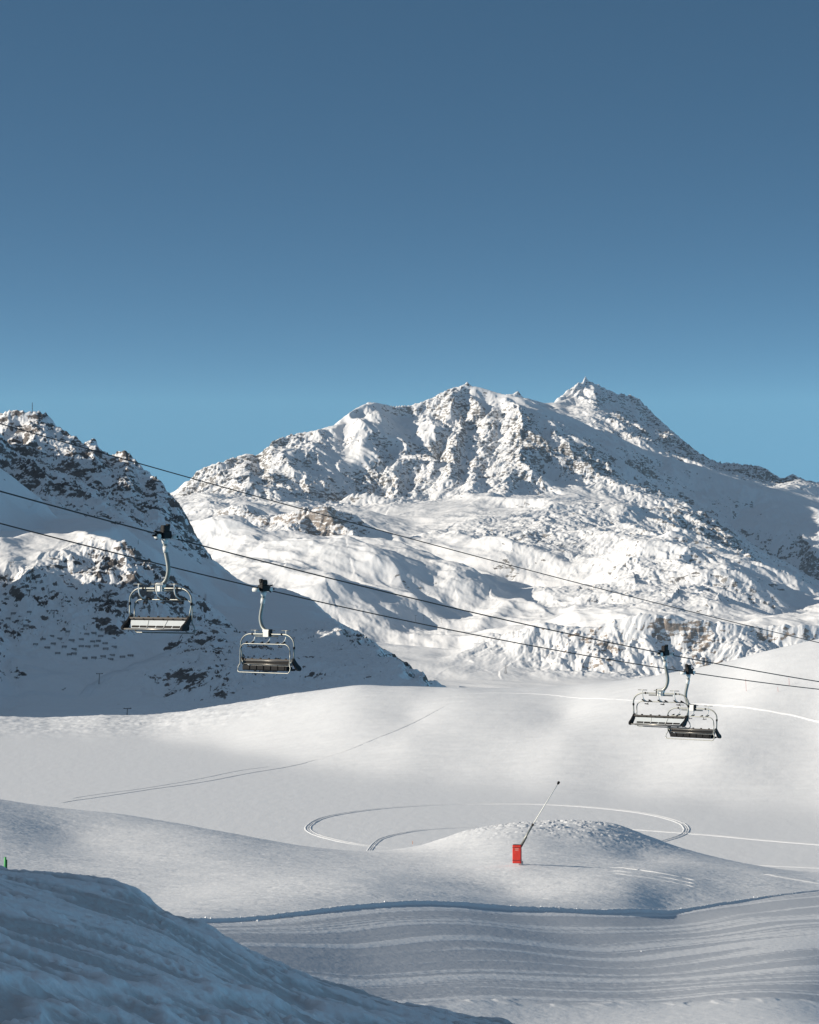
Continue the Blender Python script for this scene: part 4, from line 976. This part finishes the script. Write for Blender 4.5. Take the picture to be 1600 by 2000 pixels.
# ------------------------------------------------------------------ tracks pressed into the snow
def track(name, pix, profile, label_mat, closed=False, sheet=None, sub=8):
    """a strip of grooves and banks laid over the ground; profile = (offset across, height) pairs, its two rims sink into the snow"""
    sheet = sheet or G
    pts = []
    for px, py in pix:
        p = sheet.hit(px, py)
        if p: pts.append(p)
    if len(pts) < 2: return None
    return strip(name, pts, profile, label_mat, sheet, sub)
def strip(name, pts, profile, material, sheet, sub=8, jit=0.0, seed=0, wobble=0.35):
    path = smooth_path([(p[0], p[1], 0) for p in pts], sub)
    n = len(profile); V = []
    rj = np.random.RandomState(seed)
    wob = np.convolve(rj.randn(len(path) + 10), np.ones(11) / 11, mode='valid') * wobble
    for i, p in enumerate(path):
        a = path[max(0, i - 1)]; b = path[min(len(path) - 1, i + 1)]
        t = (b - a); t.z = 0; t.normalize(); s_ = Vector((t.y, -t.x, 0)); p = p + s_ * float(wob[i])
        rmp = min(1.0, min(i, len(path) - 1 - i) / max(3.0, len(path) * 0.10))
        for o_, h_ in profile:
            q_ = p + s_ * o_; h_ = h_ * rmp - 0.07 * (1 - rmp); V.append((q_.x, q_.y, h_ + (rj.randn() * jit if 0.0 < h_ else 0)))
    A = np.array(V); A[:, 2] += sheet.height(A[:, 0], A[:, 1])
    Fc = []
    for i in range(len(path) - 1):
        for k in range(n - 1):
            a = i * n + k; Fc.append((a, a + 1, a + n + 1, a + n))
    me = bpy.data.meshes.new(name); me.from_pydata(A.tolist(), [], Fc)
    me.polygons.foreach_set("use_smooth", [True] * len(Fc)); me.materials.append(material)
    bm = bmesh.new(); bm.from_mesh(me); bmesh.ops.recalc_face_normals(bm, faces=bm.faces)
    if sum(f.normal.z for f in bm.faces) < 0: bmesh.ops.reverse_faces(bm, faces=bm.faces)
    bm.to_mesh(me); bm.free()
    o = bpy.data.objects.new(name, me); COL.objects.link(o)
    return structure(o)
M_track = snow_mat("track_snow", bumps=((3.0, 0.4, 0.05),))
sled = [(-1.0, -0.05), (-0.75, 0.07), (-0.56, 0.16), (-0.40, 0.02), (-0.2, 0.02), (0.0, 0.13), (0.2, 0.02), (0.40, 0.02), (0.56, 0.16), (0.75, 0.07), (1.0, -0.05)]
# the big loop driven on the frozen lake, and the smaller one inside it
def lake_pt(px, py): d = LAKE / Q(py); return Vector((T(px, py) * d, d, 0))
cA_ = lake_pt(968, 1612); rA = (lake_pt(1334, 1612).x - lake_pt(601, 1620).x) / 2
cx_, cy_ = (lake_pt(1334, 1612).x + lake_pt(601, 1620).x) / 2, (lake_pt(930, 1574).y + lake_pt(700, 1664).y) / 2 
ryy = (lake_pt(930, 1573).y - lake_pt(700, 1668).y) / 2
loop = [(cx_ + rA * math.cos(a), cy_ + ryy * math.sin(a)) for a in np.linspace(math.radians(-62), math.radians(248), 90)]
strip("track", loop, sled, M_track, G, 3, 0.012, 1)
inner = [lake_pt(px, py) for px, py in ((722, 1672), (722, 1662), (730, 1651), (745, 1640), (775, 1631), (820, 1623), (870, 1619), (915, 1617), (950, 1616), (990, 1615))]
strip("track", inner, [(a * 0.8, b * 0.8) for a, b in sled], M_track, G, 6, 0.01, 2)
strip("track", [lake_pt(px, py) for px, py in ((1180, 1619), (1230, 1621), (1300, 1626), (1400, 1634), (1500, 1643), (1650, 1656), (1800, 1668))], [(a * 0.8, b * 0.9) for a, b in sled], M_track, G, 6, 0.01, 3)
strip("track", [lake_pt(px, py) for px, py in ((1400, 1688), (1460, 1690), (1530, 1693), (1620, 1697), (1750, 1703))], [(a * 0.7, b * 0.7) for a, b in sled], M_track, G, 6, 0.01, 4)
ski = [(-0.50, -0.04), (-0.38, 0.10), (-0.22, -0.02), (0.0, 0.03), (0.22, -0.02), (0.38, 0.09), (0.50, -0.04)]
track("track", [(95, 1571), (120, 1568), (150, 1563), (200, 1556), (300, 1541), (400, 1527), (500, 1508), (600, 1489), (640, 1478), (690, 1461), (760, 1432), (810, 1410), (865, 1380), (900, 1362)], ski, M_track)
track("track", [(120, 1563), (180, 1553), (280, 1540), (380, 1523), (470, 1505), (560, 1492)], [(a * 0.7, b * 0.7) for a, b in ski], M_track)
berm = [(-0.9, -0.06), (-0.45, 0.14), (0.0, 0.30), (0.4, 0.12), (0.9, -0.06)]
track("track", [(1330, 1372), (1400, 1377), (1450, 1381), (1500, 1388), (1560, 1400), (1640, 1416), (1720, 1432)], berm, M_track)
track("track", [(880, 1357), (1000, 1354), (1080, 1358), (1160, 1364), (1240, 1369), (1330, 1374)], [(a * 0.6, b * 0.5) for a, b in berm], M_track)
for dy in (0, 7, 13):
    track("track", [(1180 + dy, 1693 + dy), (1230, 1697 + dy), (1290, 1706 + dy), (1340, 1716 + dy), (1366, 1722 + dy)], [(-0.25, -0.03), (-0.12, 0.05), (0, 0.10), (0.12, 0.05), (0.25, -0.03)], M_track)
track("track", [(1490, 1707), (1530, 1714), (1575, 1722), (1640, 1732)], [(-0.7, -0.03), (-0.3, 0.08), (0, 0.12), (0.3, 0.08), (0.7, -0.03)], M_track)

cut = [(-5.0, -0.6), (-3.2, 1.6), (-2.4, 0.3), (2.2, 0.2), (3.6, 0.9), (5.0, -0.6)]
track("path", [(157, 1365), (175, 1346), (200, 1329), (250, 1309), (300, 1289), (335, 1274), (375, 1266), (430, 1256), (500, 1242)], cut, M_track, sheet=left)
line = [(-3.5, -0.4), (-1.6, 0.9), (-0.8, 0.1), (0.8, 0.1), (2.0, 0.7), (3.5, -0.4)]
for pix in ([(2, 1343), (40, 1328), (90, 1318), (140, 1317)], [(0, 1306), (50, 1304), (100, 1312), (150, 1317)], [(0, 1357), (50, 1355), (110, 1357), (155, 1362)], [(2, 1297), (40, 1284), (80, 1280)], [(385, 1199), (405, 1180), (410, 1160)], [(20, 992), (60, 998), (110, 1003), (160, 1008)]):
    track("path", pix, line, M_track, sheet=left)

# ------------------------------------------------------------------ the thin winter air
hz = MB().box((0, 5950, 390), (7600, 12300, 1160)).build("haze", mat("haze_air", (1, 1, 1)))
hm_ = hz.data.materials[0]; ht = hm_.node_tree
for n_ in list(ht.nodes): ht.nodes.remove(n_)
ho = ht.nodes.new("ShaderNodeOutputMaterial"); hv = ht.nodes.new("ShaderNodeVolumePrincipled")
hv.inputs["Color"].default_value = (0.72, 0.86, 1.0, 1); hv.inputs["Density"].default_value = 0.9e-5; hv.inputs["Anisotropy"].default_value = 0.2
ht.links.new(hv.outputs[0], ho.inputs["Volume"])
hz["kind"] = "stuff"

# ------------------------------------------------------------------ crumbs of snow thrown up along the cut bank and on the piste
rc = np.random.RandomState(5)
cl_ = MB()
ico = [Vector(v) for v in ((0, 0, 1), (0.9, 0, 0.3), (0.3, 0.85, 0.3), (-0.75, 0.5, 0.3), (-0.7, -0.55, 0.25), (0.3, -0.85, 0.3), (0.6, 0.5, -0.5), (-0.3, 0.7, -0.5), (-0.8, -0.1, -0.5), (-0.2, -0.7, -0.5), (0.6, -0.5, -0.5))]
icf = [(0, 1, 2), (0, 2, 3), (0, 3, 4), (0, 4, 5), (0, 5, 1), (1, 6, 2), (2, 7, 3), (3, 8, 4), (4, 9, 5), (5, 10, 1), (1, 10, 6), (2, 6, 7), (3, 7, 8), (4, 8, 9), (5, 9, 10), (6, 10, 9, 8, 7)]
for k_ in range(300):
    if k_ < 260:
        px_ = rc.uniform(380, 1560); y_ = float(np.interp(px_, PXc[0], bw)) + rc.normal(0.1, 0.5) + (rc.uniform(-2.5, 0) if rc.rand() < 0.3 else 0)
        r_ = rc.gamma(2.0, 0.011) + 0.016
    else:
        px_ = rc.uniform(850, 1600); y_ = float(np.interp(px_, [850, 1300, 1600], [175, 178, 190])) + rc.normal(0, 9); r_ = rc.gamma(2.0, 0.006) + 0.012
    x_ = (px_ - 800) / FPX * y_; z_ = float(G.height(x_, y_))
    base = len(cl_.v); an = rc.uniform(0, 6.28); ca, sa = math.cos(an), math.sin(an); sq = rc.uniform(0.6, 1.0)
    for v in ico:
        f_ = rc.uniform(0.8, 1.2) * r_
        cl_.v.append(Vector((x_ + (v.x * ca - v.y * sa) * f_, y_ + (v.x * sa + v.y * ca) * f_, z_ + r_ * 0.25 + v.z * f_ * sq)))
    for f in icf: cl_.f.append(tuple(base + q for q in f)); cl_.sm.append(False)
co_ = cl_.build("snow_crumbs", M_track); co_["kind"] = "stuff"
